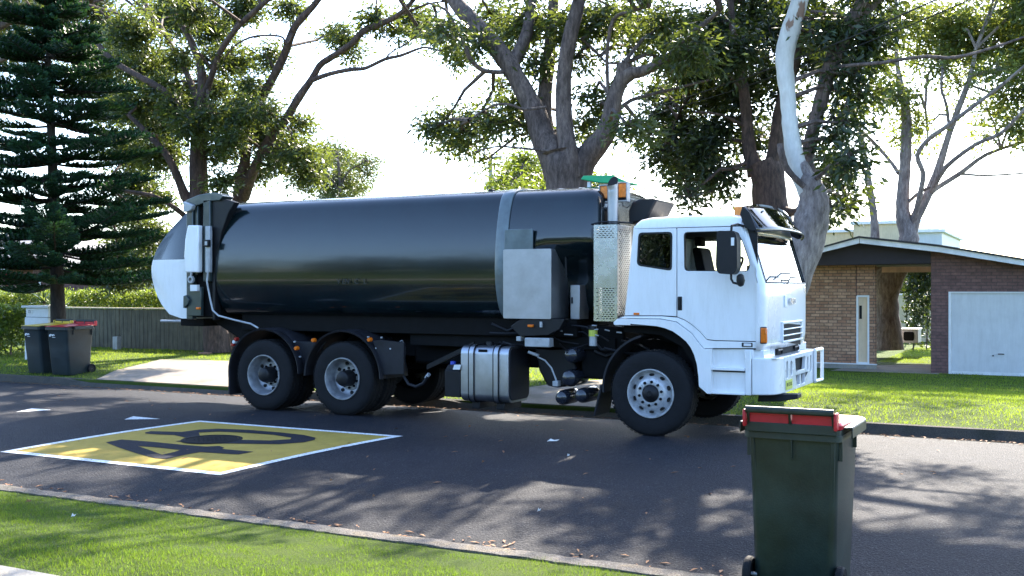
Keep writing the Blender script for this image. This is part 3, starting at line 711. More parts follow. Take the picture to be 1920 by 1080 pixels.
# --- chassis rails, axles, subframe
for y in (13.02, 13.86): T(MB().box(-11.3, -3.4, y, y+.08, .82, 1.14), "chassis_rail", M['chassis'], bevel=.006)
for x in (R1X, R2X, FX):
    b = MB().tube([(x, SY+.3, WR), (x, FY-.3, WR)], .07, 12)
    if x != FX: b.lathe([(.001, -.16), (.14, -.14), (.19, -.05), (.19, .05), (.14, .14), (.001, .16)], (x, MIDY, WR), 'X', 16)
    T(b, "axle", M['chassis'])
T(MB().tube([(-9.0, 13.5, .62), (-6.9, 13.5, .74)], .05, 10), "drive_shaft", M['chassis'])
T(MB().box(-8.3, -5.0, 12.95, 14.0, .72, 1.2), "gearbox_housing", M['chassis'], bevel=.05)
T(MB().prism([(-8.2, 1.16), (-5.1, 1.16), (-5.1, 1.02), (-6.0, .98), (-8.2, 1.0)], (), 12.7, 12.76), "side_rail", M['chassis'], bevel=.006)
b = MB().prism([xz(976, 598), xz(1060, 598), xz(1050, 618), xz(1030, 628), xz(975, 630), xz(958, 612)], (), 12.28, 12.42); hp = T(b, "mounting_plate", M['black'], bevel=.01)
lamp(995, 611, .075, .032, 12.26, parent=hp)
T(MB().box(at(1015, 0, SY).x, at(1019, 0, SY).x, 12.25, 12.3, 1.3, 1.37), "bracket_tab", M['galv'], hp)
T(MB().box(at(986, 0, SY).x, at(1032, 0, SY).x, 12.26, 12.4, at(990, 650, SY).z, at(990, 633, SY).z), "control_box", M['galv'], bevel=.01)
T(MB().box(at(969, 0, SY).x, at(977, 0, SY).x, 12.28, 12.4, at(990, 640, SY).z, at(990, 631, SY).z), "junction_box", M['galv'], bevel=.006)

# --- rear mudguards: two half hoops with flat tail flaps
def mudguard(x, r, a0, a1, y0, y1, name="mudguard", lip=True, flapz=None):
    b = MB(); n = 26; prof = []
    sec = [(r, y0), (r+.022, y0-.01), (r+.028, y0+.02), (r+.028, y0+.12), (r+.02, y0+.13), (r+.03, y0+.15), (r+.03, y1), (r, y1)]
    rings = [[(x+q*math.cos(R(a0+(a1-a0)*k/n)), y, WR+.02+q*math.sin(R(a0+(a1-a0)*k/n))) for q, y in sec] for k in range(n+1)]
    b.loft(rings); return T(b, name, M['guard'], smooth=40)
for s, (ya, yb_) in enumerate(((SY-.04, SY+.64), (FY-.64, FY+.0))):
    mudguard(R1X, .64, 186, 2, ya, yb_); mudguard(R2X, .64, 180, 0, ya, yb_)
    if s == 0:
        T(MB().box(R1X-.668, R1X-.64, ya, yb_, .2, .5), "mud_flap", M['guard'], bevel=.006)
        T(MB().prism([(R2X+.62, .60), (R2X+.655, .60), (R2X+1.0, .62), (R2X+1.0, 1.05), (R2X+.6, 1.08), (R2X+.5, 1.06)], (), ya+.06, ya+.10), "guard_panel", M['guard'], bevel=.006)
        T(MB().prism([(R1X+.655, .58), (R2X-.655, .58), (R2X-.60, .8), (R2X-.4, 1.02), (R1X+.4, 1.02), (R1X+.6, .8)], (), ya+.16, ya+.20), "guard_panel", M['guard'], bevel=.006)
for q in ((588, 638), (556, 653), (693, 637)): lamp(*q, .05, .05, 12.2, 'amber', "marker_lamp", True)
b = MB()
for q in ((552, 641), (562, 669), (690, 632), (715, 633), (705, 653), (732, 654)):
    p = at(*q, 12.32); b.lathe([(.001, -.02), (.012, -.018), (.014, .01)], (p.x, 12.33, p.z), 'Y', 8)
T(b, "guard_bolt", M['galv'])
for q, m_ in (((443, 636), 'redlens'), ((440, 641), 'reflector'), ((438, 646), 'redlens')): lamp(*q, .05, .05, 12.4, m_, "tail_lamp", True)
b = MB().tube([(at(*q, 12.45).x, 12.45, at(*q, 12.45).z) for q in ((752, 640), (758, 652), (757, 680), (756, 704), (766, 720), (780, 725), (793, 719), (802, 706))], .022, 8)
T(b, "air_hose", M['guard'])
b = MB().tube([(at(*q, 12.46).x, 12.46, at(*q, 12.46).z) for q in ((799, 709), (805, 701))], .028, 8); b.tube([(at(*q, 12.46).x, 12.46, at(*q, 12.46).z) for q in ((752, 639), (756, 648))], .024, 8); T(b, "hose_coupling", M['galv'])
T(MB().prism([xz(800, 684, 12.5), xz(888, 641, 12.5), xz(888, 650, 12.5), xz(800, 693, 12.5)], (), 12.5, 12.54), "stay_bar", M['black'])

# --- fuel tank, battery box, filters
fx0, fx1 = at(864, 700, SY).x, at(953, 700, SY).x
zt_, zb_ = at(864, 648, SY).z, at(864, 752, SY).z
sec = rrect(SY, SY+.62, zb_, zt_, .11, 6)
ft = T(MB().prism(sec, (), fx0, fx1, 'X'), "fuel_tank", M['alu'], smooth=50, bevel=.02)
for q0, q1 in ((880, 888), (926, 934)):
    a, c = at(q0, 0, SY).x, at(q1, 0, SY).x
    o_ = rrect(SY-.014, SY+.634, zb_-.014, zt_+.014, .12, 6); i_ = rrect(SY-.002, SY+.622, zb_-.002, zt_+.002, .11, 6)
    T(MB().prism(o_, [i_[::-1]], a, c, 'X'), "tank_strap", M['alu'], ft, smooth=50)
    for e in (a-.012, c+.002): T(MB().prism(rrect(SY-.018, SY+.638, zb_-.018, zt_+.018, .12, 6), [i_[::-1]], e, e+.01, 'X'), "strap_edge", M['black'], ft, smooth=50)
    T(MB().box(a-.02, c+.04, SY+.1, SY+.6, zb_-.1, zb_-.005), "tank_bracket", M['black'], ft, bevel=.01)
T(MB().prism(rrect(SY+.03, SY+.59, zb_+.03, zt_-.03, .09, 6), (), fx1-.005, fx1+.012, 'X'), "end_plate", M['guard'], ft, smooth=50, bevel=.01)
T(MB().lathe([(.001, .05), (.05, .05), (.055, .0)], ((fx0+fx1)/2-.05, SY+.25, zt_), 'Z', 18), "filler_cap", M['black'], ft)
T(MB().box(at(897, 0, SY).x, at(913, 0, SY).x, SY-.003, SY+.01, at(900, 660, SY).z, at(900, 655, SY).z), "tank_label", M['chassis'], ft)
b = MB().box(at(832, 0, SY).x, at(862, 0, SY).x, SY+.02, SY+.42, at(832, 744, SY).z, at(832, 694, SY).z); bt = T(b, "battery_box", M['black'], bevel=.012)
T(MB().prism([xz(832, 694), xz(862, 694), xz(862, 684), xz(838, 684)], (), SY+.03, SY+.42), "box_lid", M['guard'], bt, bevel=.01)
p = at(841, 682, SY); T(MB().lathe([(.001, .05), (.035, .045), (.042, .0)], (p.x, SY+.12, p.z-.02), 'Z', 16), "filler_cap", M['blue'], bt)
T(MB().prism([xz(851, 684, 12.26), xz(863, 684, 12.26), xz(861, 693, 12.26), xz(848, 693, 12.26)], (), 12.27, 12.285), "sticker", M['reflector'], bt)
# dark engine ancillaries between the tank and the front wheel
b = MB().prism([xz(975, 648), xz(1030, 652), xz(1050, 672), xz(1056, 700), xz(1048, 728), xz(1020, 732), xz(1000, 728), xz(985, 700)], (), 12.7, 13.1); T(b, "transmission_cover", M['black'], bevel=.04)
T(MB().tube([(at(*q, 12.5).x, 12.5, at(*q, 12.5).z) for q in ((1008, 669), (1022, 676), (1034, 690), (1042, 710), (1044, 720))], .012, 8), "brake_hose", M['galv'])
T(MB().tube([(at(*q, 12.49).x, 12.49, at(*q, 12.49).z) for q in ((991, 660), (1010, 667))], .022, 8), "hose_end", M['galv'])
T(MB().box(at(1038, 0, 12.5).x, at(1048, 0, 12.5).x, 12.46, 12.56, at(1040, 724, 12.5).z, at(1040, 714, 12.5).z), "valve", M['galv'], bevel=.006)
for q, r in (((1071, 666), .105), ((1067, 709), .115), ((1053, 746), .098), ((1090, 742), .098)):
    p = at(*q, 12.5)
    T(MB().lathe([(.001, -.05), (r*.45, -.045), (r*.8, -.02), (r*.97, .03), (r, .08), (r, .38), (r*.8, .44), (.001, .46)], (p.x, 12.5, p.z), 'Y', 28), "air_tank", M['airtank'])
p = at(1115, 645, 12.5)
fl = pivot("fuel_filter", truck)
T(MB().lathe([(.001, .12), (.05, .12), (.05, -.02), (.001, -.02)], (p.x, 12.45, p.z+.0), 'Z', 16), "filter_cup", M['galv'], fl)
T(MB().lathe([(.001, .11), (.055, .11), (.055, .03), (.001, .03)], (p.x, 12.45, p.z+.07), 'Z', 16), "filter_band", M['plate'], fl)
T(MB().lathe([(.001, .06), (.045, .06), (.05, 0)], (p.x, 12.45, p.z+.17), 'Z', 16), "filter_cap", M['black'], fl)
b = MB(); random.seed(5)
for k in range(26):
    x = random.uniform(-6.9, -4.95); z = random.uniform(.95, 1.36); y = random.uniform(12.5, 12.8)
    b.tube([(x, y, z), (x+random.uniform(.1, .3), y+random.uniform(-.05, .1), z+random.uniform(-.12, .08)), (x+random.uniform(.3, .6), y+.1, z+random.uniform(-.2, .05))], random.uniform(.008, .022), 6)
T(b, "pipework", M['black'])
b = MB()
for k in range(9):
    x = random.uniform(-5.9, -4.95); z = random.uniform(1.15, 1.35); b.tube([(x, 12.42, z), (x+random.uniform(.03, .12), 12.42, z+random.uniform(-.02, .02))], .009, 6)
T(b, "pipe_fitting", M['galv'])
T(MB().box(-5.6, -5.0, 12.75, 14.2, .62, 1.3), "crossmember_box", M['chassis'], bevel=.03)
T(MB().box(-4.3, -3.4, 12.75, 14.25, .75, 1.35), "engine", M['chassis'], bevel=.05)
T(MB().tube([(-4.75, 12.7, 1.32), (-4.2, 12.72, 1.16), (-3.95, 12.8, 1.15)], .09, 12), "air_duct", M['chassis'])

# --- hydraulic oil tank behind the exhaust and the small locker
bx0, bx1 = at(946, 0, SY).x, at(1036, 0, SY).x; bz0, bz1 = at(946, 597, SY).z, at(946, 468, SY).z
ot = T(MB().prism(rrect(bx0, bx1, bz0, bz1, .02, 3), (), SY-.04, SY+.50), "oil_tank", M['steel'], bevel=.014, seg=3)
T(MB().tube([(bx0+.3, SY+.15, bz1+.03), (bx0+.5, SY+.15, bz1+.045), (bx1+.02, SY+.15, bz1+.04), (bx1+.09, SY+.2, bz1-.05), (bx1+.1, SY+.2, bz0+.55)], .016, 8), "tank_hose", M['black'], ot)
for dx in (.2, .5): T(MB().lathe([(.001, .07), (.035, .07), (.045, .0)], (bx0+dx, SY+.15, bz1), 'Z', 14), "breather_cap", M['galv'], ot)
lk = T(MB().box(at(1069, 0, 12.6).x, at(1087, 0, 12.6).x, 12.6, 12.9, at(1069, 599, 12.6).z, at(1069, 534, 12.6).z), "locker", M['steel'], bevel=.01)
T(MB().box(at(1072, 0, 12.6).x, at(1074, 0, 12.6).x, 12.58, 12.6, 1.6, 1.68), "locker_latch", M['black'], lk)

# --- exhaust: perforated stainless shield and stack
mx0, mx1 = at(1115, 500, SY).x, at(1158, 500, SY).x; mz0, mz1 = at(1115, 602, SY).z, at(1115, 422, SY).z
sh = pivot("exhaust_shield", truck)
def slots(x0, x1, z0, z1, nx, nz, w_, h_):
    H = []
    for j in range(nz):
        for i in range(nx):
            cx = x0+(x1-x0)*(i+.5+(.35 if j % 2 else -.15))/nx; cz = z0+(z1-z0)*(j+.5)/nz
            if cx+w_/2 < x1 and cx-w_/2 > x0: H.append([(cx-w_/2, cz-h_/2), (cx-w_/2, cz+h_/2), (cx+w_/2, cz+h_/2), (cx+w_/2, cz-h_/2)])
    return H
H = slots(mx0+.03, mx1-.02, mz1-.17, mz1-.02, 5, 6, .03, .009)+slots(mx0+.03, mx1-.02, mz0+.02, mz0+.42, 6, 15, .026, .011)
T(MB().prism(rrect(mx0, mx1, mz0, mz1, .008, 2), H, SY-.02, SY-.016), "front_sheet", M['chrome'], sh, smooth=0)
H = slots(SY+.03, SY+.42, mz0+.05, mz1-.05, 6, 44, .045, .012)
T(MB().prism([(SY-.02, mz0), (SY+.46, mz0), (SY+.46, mz1), (SY-.02, mz1)], H, mx1+.002, mx1+.006, 'X'), "side_sheet", M['chrome'], sh, smooth=0)
T(MB().box(mx0-.004, mx0, SY-.02, SY+.46, mz0, mz1), "rear_sheet", M['chrome'], sh)
T(MB().lathe([(.001, 0), (.17, .0), (.17, 1.1), (.001, 1.1)], ((mx0+mx1)/2-.0, SY+.22, mz0+.03), 'Z', 24), "muffler", M['chassis'], sh) if False else T(MB().lathe([(.001, 0), (.125, .0), (.125, 1.1), (.001, 1.1)], ((mx0+mx1)/2, SY+.2, mz0+.03), 'Z', 24), "muffler", M['black'], sh)
p = at(1149, 400, 12.5); px_ = p.x
st = [(px_, 12.5, 2.5), (px_, 12.5, 2.9), (px_, 12.5, 3.04), (px_-.005, 12.48, 3.1)]
es = pivot("exhaust_stack", truck)
T(MB().tube(st, [.066, .066, .066, .066], 20, False), "pipe", M['steel'], es)
# slash-cut mouth leaning to the viewer
rg = []
for zo, yo in ((3.0, 0), (3.06, -.0)):
    pass
b = MB(); n = 20; lo = [(px_+.066*math.cos(2*math.pi*k/n), 12.5+.066*math.sin(2*math.pi*k/n), 3.0) for k in range(n)]
up = [(px_+.066*math.cos(2*math.pi*k/n), 12.5+.066*math.sin(2*math.pi*k/n), 3.12+.09*math.sin(2*math.pi*k/n)) for k in range(n)]
b.loft([lo, up], False); T(b, "mouth", M['steel'], es)
b = MB(); up2 = [(px_+.058*math.cos(2*math.pi*k/n), 12.495+.062*math.sin(2*math.pi*k/n), 3.118+.09*math.sin(2*math.pi*k/n)) for k in range(n)]
b.add(up2, [tuple(range(n))]); b.loft([[(q[0], q[1], q[2]) for q in up], up2], False); T(b, "mouth_void", M['dark'], es, smooth=0)
b = MB().lathe([(.07, 0), (.09, 0), (.09, .03), (.07, .03)], (px_, 12.5, 2.58), 'Z', 20); T(b, "clamp", M['chassis'], es)
T(MB().tube([(px_-.25, 12.4, 2.6), (px_-.1, 12.36, 2.625), (px_+.1, 12.36, 2.62), (px_+.3, 12.4, 2.6)], .012, 6), "guard_rod", M['black'], es)
# beacons either side of the stack and green roof cowl
for q0, q1, yt, yb2 in ((1124, 1140, 348, 379), (1158, 1175, 343, 377)):
    bx = pivot("work_beacon", truck); Yb = 12.62
    a, c = at(q0, 0, Yb).x, at(q1, 0, Yb).x; zt2, zb2 = at(q0, yt, Yb).z, at(q0, yb2, Yb).z
    T(MB().prism([(a-.01, zb2-.01), (c+.01, zb2-.01), (c+.01, zt2+.01), (a-.01, zt2+.01)], [[(a+.005, zb2+.01), (a+.005, zt2-.005), (c-.005, zt2-.005), (c-.005, zb2+.01)]], Yb-.01, Yb+.1), "housing", M['galv'], bx, bevel=.004)
    T(MB().box(a+.006, c-.006, Yb+.006, Yb+.08, zb2+.045, zt2-.006), "lens", M['amberlit'], bx, bevel=.01)
    T(MB().box(a+.006, c-.006, Yb+.004, Yb+.08, zb2+.011, zb2+.043), "lens_base", M['chassis'], bx)
    T(MB().tube([((a+c)/2, Yb+.02, zb2), ((a+c)/2, Yb+.02, zb2-.06), ((a+c)/2+.05, Yb+.02, zb2-.09), ((a+c)/2+.1, Yb+.02, zb2-.06)], .006, 6), "cable", M['black'], bx)
gy = 12.95
b = MB(); g0 = [at(*q, gy) for q in ((1092, 337), (1096, 330), (1140, 329), (1155, 330), (1174, 338))]
b.prism([(at(1091, 337, gy).x, at(1091, 337, gy).z), (at(1096, 330, gy).x, at(1096, 330, gy).z), (at(1152, 329, gy).x, at(1152, 329, gy).z), (at(1176, 338, gy).x, at(1176, 340, gy).z), (at(1176, 343, gy).x, at(1176, 344, gy).z), (at(1130, 341, gy).x, at(1130, 344, gy).z)], (), 12.9, 13.35)
T(b, "roof_cowl", M['green'], bevel=.012)
T(MB().box(at(1101, 0, 12.95).x, at(1107, 0, 12.95).x, 12.95, 13.0, 3.0, 3.2), "cowl_post", M['reflector'])
b = MB().prism([xz(1180, 421, 12.8), xz(1179, 395, 12.8), xz(1186, 379, 12.8), xz(1200, 373, 12.8), xz(1226, 372, 12.8), xz(1233, 374, 12.8), xz(1214, 412, 12.8)], (), 12.78, 13.5); T(b, "air_intake", M['black'], bevel=.025)
T(MB().box(at(1212, 0, 12.9).x, at(1218, 0, 12.9).x, 12.88, 12.94, 2.66, 2.76), "intake_latch", M['black'])

# --- cab
def pts(Y, *q): return [(at(x, y, Y).x, at(x, y, Y).z) for x, y in q]
def roundpoly(P, r=.03, n=3):
    out = []
    for i, p in enumerate(P):
        a = Vector(P[i-1])-Vector(p); c = Vector(P[(i+1) % len(P)])-Vector(p); p = Vector(p)
        ra = min(r, a.length*.45, c.length*.45); s = p+a.normalized()*ra; e = p+c.normalized()*ra
        for k in range(n+1):
            t = k/n; out.append(tuple(s*(1-t)**2+p*2*t*(1-t)+e*t*t))
    return out
rear_o = pts(SY, (1188, 429), (1268.3, 427.5), (1268.3, 593), (1240, 591.5), (1171, 591.5))
rear_w = roundpoly(pts(SY, (1198, 437), (1260, 435.5), (1259, 507), (1195, 497)), .05)
door_o = pts(SY, (1269.7, 427.5), (1389, 424.5), (1399, 447), (1411, 485), (1418, 527), (1417.5, 640), (1340, 638), (1325, 636), (1313, 622), (1297, 608), (1283, 599), (1269.7, 594))
door_w = roundpoly(pts(SY, (1282, 435.5), (1379, 432.5), (1391, 448), (1407, 495), (1403, 509), (1283, 508)), .05)
low_o = pts(SY, (1171, 593), (1240, 593), (1269.7, 595.5), (1283, 600.5), (1297, 609.5), (1313, 623.5), (1325, 637.5), (1340, 639.5), (1417.5, 641.5), (1417.5, 653), (1320, 653), (1313, 645), (1297, 624), (1269, 603), (1239, 597.5), (1160, 596.5))
for s, (ya, yb_, nm) in enumerate(((SY, SY+.035, "near"), (FY-.135, FY-.10, "far"))):
    T(MB().prism(rear_o, [rear_w], ya, yb_), "side_panel", M['white'], bevel=.005)
    dr = T(MB().prism(door_o, [door_w], ya, yb_), "door", M['white'], bevel=.005)
    T(MB().prism(low_o, (), ya, yb_), "sill_panel", M['white'], bevel=.004)
    T(MB().prism(rear_w, (), ya+.014, ya+.018), "quarter_window", M['glassdark'] if s == 0 else M['glass'], smooth=0)
    sc_ = lambda P, k: [((x-sum(p[0] for p in P)/len(P))*k+sum(p[0] for p in P)/len(P), (z-sum(p[1] for p in P)/len(P))*k+sum(p[1] for p in P)/len(P)) for x, z in P]
    T(MB().prism(sc_(rear_w, 1.03), [sc_(rear_w, .93)[::-1]], ya-.004 if s == 0 else yb_-.01, ya+.01 if s == 0 else yb_+.004), "window_seal", M['black'], smooth=30)
    T(MB().prism(sc_(door_w, 1.005), [sc_(door_w, .97)[::-1]], ya+.002, ya+.033), "window_seal", M['black'], dr, smooth=30)
    # door glass is wound down behind the mirror: only the fixed front pane shows
    fixed = [p for p in pts(SY, (1376, 433.5), (1380, 434), (1391, 448), (1407, 495), (1403, 508), (1376, 508))]
    T(MB().prism(fixed, (), ya+.016, ya+.02), "window_pane", M['glass'], dr, smooth=0)
    T(MB().box(fixed[0][0]-.012, fixed[0][0], ya+.006, ya+.03, fixed[-1][1], fixed[0][1]), "window_bar", M['black'], dr)
    if s == 0:
        hx = pts(SY, (1270.5, 556), (1279, 582))
        h = T(MB().box(hx[0][0], hx[1][0], ya-.006, ya+.01, hx[1][1], hx[0][1]), "handle", M['black'], dr, bevel=.006)
        T(MB().tube([(hx[0][0]+.025, ya-.02, hx[1][1]+.02), (hx[0][0]+.025, ya-.025, hx[0][1]-.02)], .01, 8), "door_grip", M['black'], dr)
# dark rubber gap seam behind the door joints
T(MB().prism(pts(SY, (1266, 428), (1419, 424), (1420, 655), (1300, 655), (1260, 600)), [door_w], SY+.037, SY+.045), "door_shut", M['black'], smooth=0)
# roof
def roof_ring(x, z0, z1, k=0.0):
    y0, y1 = SY+.0+k, FY-.10-k
    return [(x, y0+.0, z0), (x, y0, z0+.03), (x, y0+.012, z0+(z1-z0)*.45), (x, y0+.05, z0+(z1-z0)*.8), (x, y0+.13, z1-.01), (x, y0+.3, z1), (x, MIDY, z1+.02), (x, y1-.3, z1), (x, y1-.13, z1-.01), (x, y1-.05, z0+(z1-z0)*.8), (x, y1-.012, z0+(z1-z0)*.45), (x, y1, z0+.03), (x, y1, z0)]
zr0 = at(1230, 427.5, SY).z; zr1 = 2.675
xr = at(1188, 428, SY).x; xf_ = -3.36
T(MB().loft([roof_ring(xr, zr0+.001, zr0+.05, .02), roof_ring(xr+.02, zr0, zr1-.07, .005), roof_ring(xr+.08, zr0, zr1-.02), roof_ring(xr+.2, zr0, zr1), roof_ring(-4.0, zr0, zr1+.01), roof_ring(-3.5, zr0, zr1), roof_ring(xf_, zr0, zr1-.03, .004)]), "roof", M['white'], smooth=50)
T(MB().box(xr+.01, xf_, SY+.002, SY+.03, zr0-.018, zr0-.001), "roof_seam", M['black'])
# back wall, floor, lining
bw = [pts(SY, (1188, 429))[0][0], pts(SY, (1171, 592))[0][0]]
T(MB().add([(bw[1], SY+.005, 1.46), (bw[1], FY-.105, 1.46), (bw[0], FY-.105, 2.54), (bw[0], SY+.005, 2.54), (bw[1]+.04, SY+.005, 1.46), (bw[1]+.04, FY-.105, 1.46), (bw[0]+.04, FY-.105, 2.54), (bw[0]+.04, SY+.005, 2.54)], [(0, 1, 2, 3), (4, 5, 6, 7), (0, 1, 5, 4), (2, 3, 7, 6), (1, 2, 6, 5), (0, 3, 7, 4)]), "rear_wall", M['white'])
T(MB().box(bw[0]+.06, -3.5, SY+.06, FY-.16, 2.48, 2.5), "headlining", M['seat'])
T(MB().box(-4.8, -3.2, SY+.05, FY-.15, 1.36, 1.46), "cab_floor", M['chassis'])
for y in (12.75, 13.95):
    se = T(MB().prism(rrect(-4.25, -3.75, 1.6, 1.76, .05), (), y-.24, y+.24), "seat", M['seat'], bevel=.03)
    T(MB().prism([(-4.3, 1.7), (-4.16, 1.7), (-4.3, 2.34), (-4.42, 2.34)], (), y-.23, y+.23), "seat_back", M['seat'], se, bevel=.04)
    T(MB().prism([(-4.42, 2.36), (-4.32, 2.36), (-4.34, 2.5), (-4.42, 2.5)], (), y-.12, y+.12), "headrest", M['seat'], se, bevel=.03)
sw = pivot("steering_wheel", truck)
b = MB(); cW = Vector((-3.62, 12.78, 1.98)); ax_t = R(35)
rg = []
for k in range(29):
    a = 2*math.pi*k/28; rg.append(cW+Vector((-math.sin(ax_t)*math.sin(a)*.23*-1, math.cos(a)*.23, math.cos(ax_t)*math.sin(a)*.23)))
b.tube(rg, .014, 8, False); b.tube([cW, cW+Vector((.25, 0, -.25))], .03, 8); b.tube([rg[0], rg[14]], .012, 6); T(b, "wheel_rim", M['dash'], sw)
T(MB().prism([(-3.55, 1.46), (-3.16, 1.46), (-3.16, 1.80), (-3.3, 1.86), (-3.5, 1.82)], (), SY+.06, FY-.16), "dashboard", M['dash'], bevel=.03)
# front shell
planh = [(-3.19, 12.30), (-3.165, 12.302), (-3.135, 12.318), (-3.112, 12.35), (-3.10, 12.40), (-3.094, 12.47), (-3.080, 12.65), (-3.065, 12.9), (-3.055, 13.2)]
plan = planh+[(-3.052, MIDY-.02)]+[(x, 2*(MIDY-.05)-y+.0) for x, y in reversed(planh)]
zl = [1.075, 1.2, 1.3, 1.5, 1.7, 1.845, 1.86, 2.0, 2.15, 2.3, 2.44, 2.47, 2.56]
def fdx(z, i):
    d = -.012*(1.4-z)/.3 if z < 1.4 else 0
    d = -.02 if z < 1.1 else d*.5
    if z > 1.845: d -= (z-1.845)*.30
    return d
def shellpt(i, z, off=0):
    x, y = plan[i]; e = 0
    if i in (0, len(plan)-1): # follow the sloping front edge of the door
        dx = -3.19 if z < 2.05 else -3.19-(z-2.05)*.34
        return (dx, y+(off if i else -off), z)
    return (x+fdx(z, i)+off, y, z)
V = [shellpt(i, z) for z in zl for i in range(len(plan))]; n = len(plan)
skin = MB(); glass = MB(); skin.v = list(V); glass.v = [(x-.01, y, z) for x, y, z in V]
for j in range(len(zl)-1):
    for i in range(n-1):
        q = (j*n+i, j*n+i+1, (j+1)*n+i+1, (j+1)*n+i)
        if 6 <= j <= 9 and 4 <= i < n-5: glass.f.append(q)
        else: skin.f.append(q)
fs = T(skin, "front_panel", M['white'], smooth=60, solid=.02)
ws = T(glass, "windscreen", M['screen'], smooth=60)
# black windscreen rubber
b = MB(); loop = [shellpt(i, 1.862, .006) for i in range(4, n-4)]+[shellpt(n-5, z, .006) for z in (2.0, 2.15, 2.3, 2.44)]
b.tube(loop, .012, 6); b.tube([shellpt(4, z, .006) for z in (1.862, 2.0, 2.15, 2.3, 2.44)], .012, 6); T(b, "windscreen_rubber", M['black'], ws)
def onfront(px, py, off=.012):
    """point of the flat front panel seen at a pixel"""
    Y = 13.0
    for _ in range(12):
        xs_ = [p for p in plan]; x = np.interp(Y, [p[1] for p in plan[1:-1]], [p[0] for p in plan[1:-1]])
        # solve Y so that at(px,py,Y).x == x
        f0 = at(px, py, Y).x-x; f1 = at(px, py, Y+.01).x-x; Y -= f0/((f1-f0)/.01)
    p = at(px, py, Y); return Vector((p.x+off, p.y, p.z))
# wipers
for q in (((1446, 524), (1460, 512.5), (1476, 513)), ((1471, 533), (1478, 520), (1490, 521))):
    T(MB().tube([onfront(*k, .03) for k in q], .009, 6), "wiper", M['black'])
# radiator grille: recessed black opening with three white bars
c0, c1 = onfront(1465, 606), onfront(1498, 610); c2, c3 = onfront(1467, 641), onfront(1498, 646)
gx = -3.045
gr = T(MB().prism([(c0.y, c0.z), (c1.y, c1.z+.01), (c3.y, c3.z), (c2.y+.03, c2.z)], (), gx-.03, gx+.004, 'X'), "grille", M['dark'], bevel=.006)
for k in range(4):
    za = c0.z+(c2.z-c0.z)*(k/3); T(MB().box(gx-.01, gx+.022, c0.y-.05, c1.y+.06, za-.012 if k not in (1, 2) else za-.009, za+.016 if k not in (1, 2) else za+.009), "grille_bar", M['white'], gr, bevel=.008)
for y in (c0.y-.05, c1.y+.03): T(MB().box(gx-.02, gx+.018, y, y+.035, c2.z, c0.z), "grille_bar", M['white'], gr, bevel=.006)
bx_ = [onfront(1448, 545, .004), onfront(1450, 556, .004), onfront(1458, 566, .004), onfront(1466, 574, .004), onfront(1480, 578, .004), onfront(1497, 583, .004)]
T(MB().tube(bx_, .005, 5), "bonnet_seam", M['galv'])
q = onfront(1482, 565, .02)
text("badge", "IVECO", .105, M['chrome'], truck, Matrix.Translation((gx+.022, q.y, q.z)) @ Matrix.Rotation(R(90), 4, 'Z') @ Matrix.Rotation(R(90), 4, 'X'), .006, .003)
q = onfront(1471, 562, .02); T(MB().box(gx-.01, gx+.012, q.y-.07, q.y+.05, q.z-.09, q.z+.05), "badge_glint", M['reflector'], bevel=.006)  # white plate stands in for a light reflection on the panel
# white recess and dark lower grille between the front panel and the bumper
T(MB().box(-3.3, -3.10, SY+.02, FY-.12, .96, 1.08), "front_crossmember", M['white'], bevel=.01)
T(MB().box(-3.12, -3.088, 12.85, 14.05, .985, 1.07), "lower_grille", M['dark'], bevel=.01)
for y in (12.85, 13.75): T(MB().tube([(-3.07, y, 1.0), (-3.07, y, 1.05), (-3.07, y+.22, 1.05), (-3.07, y+.22, 1.0)], .013, 6), "step_loop", M['black'])
# bumper
bz0_, bz1_ = .56, .985
bp = [(-3.235, 12.29), (-3.12, 12.295), (-3.04, 12.33), (-2.985, 12.40), (-2.955, 12.50), (-2.942, 12.66), (-3.0, 12.66), (-3.05, 12.5), (-3.12, 12.36), (-3.235, 12.34)]
bm_ = pivot("bumper", truck)
T(MB().prism(bp, (), bz0_, bz1_, 'Z'), "corner_shell", M['white'], bm_, bevel=.012, smooth=50)
bp2 = [(x, 2*13.45-y) for x, y in reversed(bp)]
T(MB().prism(bp2, (), bz0_, bz1_, 'Z'), "corner_shell", M['white'], bm_, bevel=.012, smooth=50)
slot = lambda y0, y1, z0, z1: rrect(y0, y1, z0, z1, min(y1-y0, z1-z0)*.42, 4)
Hs = [[(13.20, .935), (13.80, .935), (13.76, .775), (13.25, .775)], [(13.25, .725), (13.48, .725), (13.47, .60), (13.30, .60)], [(13.53, .725), (13.78, .725), (13.74, .60), (13.54, .60)], slot(12.74, 12.84, .72, .93), slot(12.95, 13.06, .74, .92), slot(13.88, 13.98, .74, .92), slot(14.06, 14.16, .72, .93)]
T(MB().prism([(12.662, bz0_), (14.238, bz0_), (14.238, bz1_), (12.662, bz1_)], Hs, -2.985, -2.94, 'X'), "bumper_face", M['white'], bm_, bevel=.004)
T(MB().box(-3.06, -2.995, 12.68, 14.22, bz0_+.02, bz1_-.03), "bumper_backing", M['dark'], bm_)
T(MB().box(-3.2, -2.96, 12.35, 14.2, bz1_-.012, bz1_+.004), "bumper_top", M['white'], bm_, bevel=.006)
b = MB(); L = [(-2.92, 14.26, .58), (-2.9, 14.62, .58), (-2.9, 14.62, .985), (-2.92, 14.26, .985), (-2.92, 14.26, .58)]
for a_, c_ in zip(L, L[1:]): b.tube([a_, c_], .024, 8)
b.tube([(-2.93, 14.28, .98), (-3.2, 14.28, .98)], .02, 6); b.tube([(-2.93, 14.28, .6), (-3.2, 14.28, .6)], .02, 6)
T(b, "corner_frame", M['white'], bm_)
pl = T(MB().box(-2.939, -2.932, 12.70, 13.03, .60-.01, .705), "number_plate", M['plate'], bm_, bevel=.002)
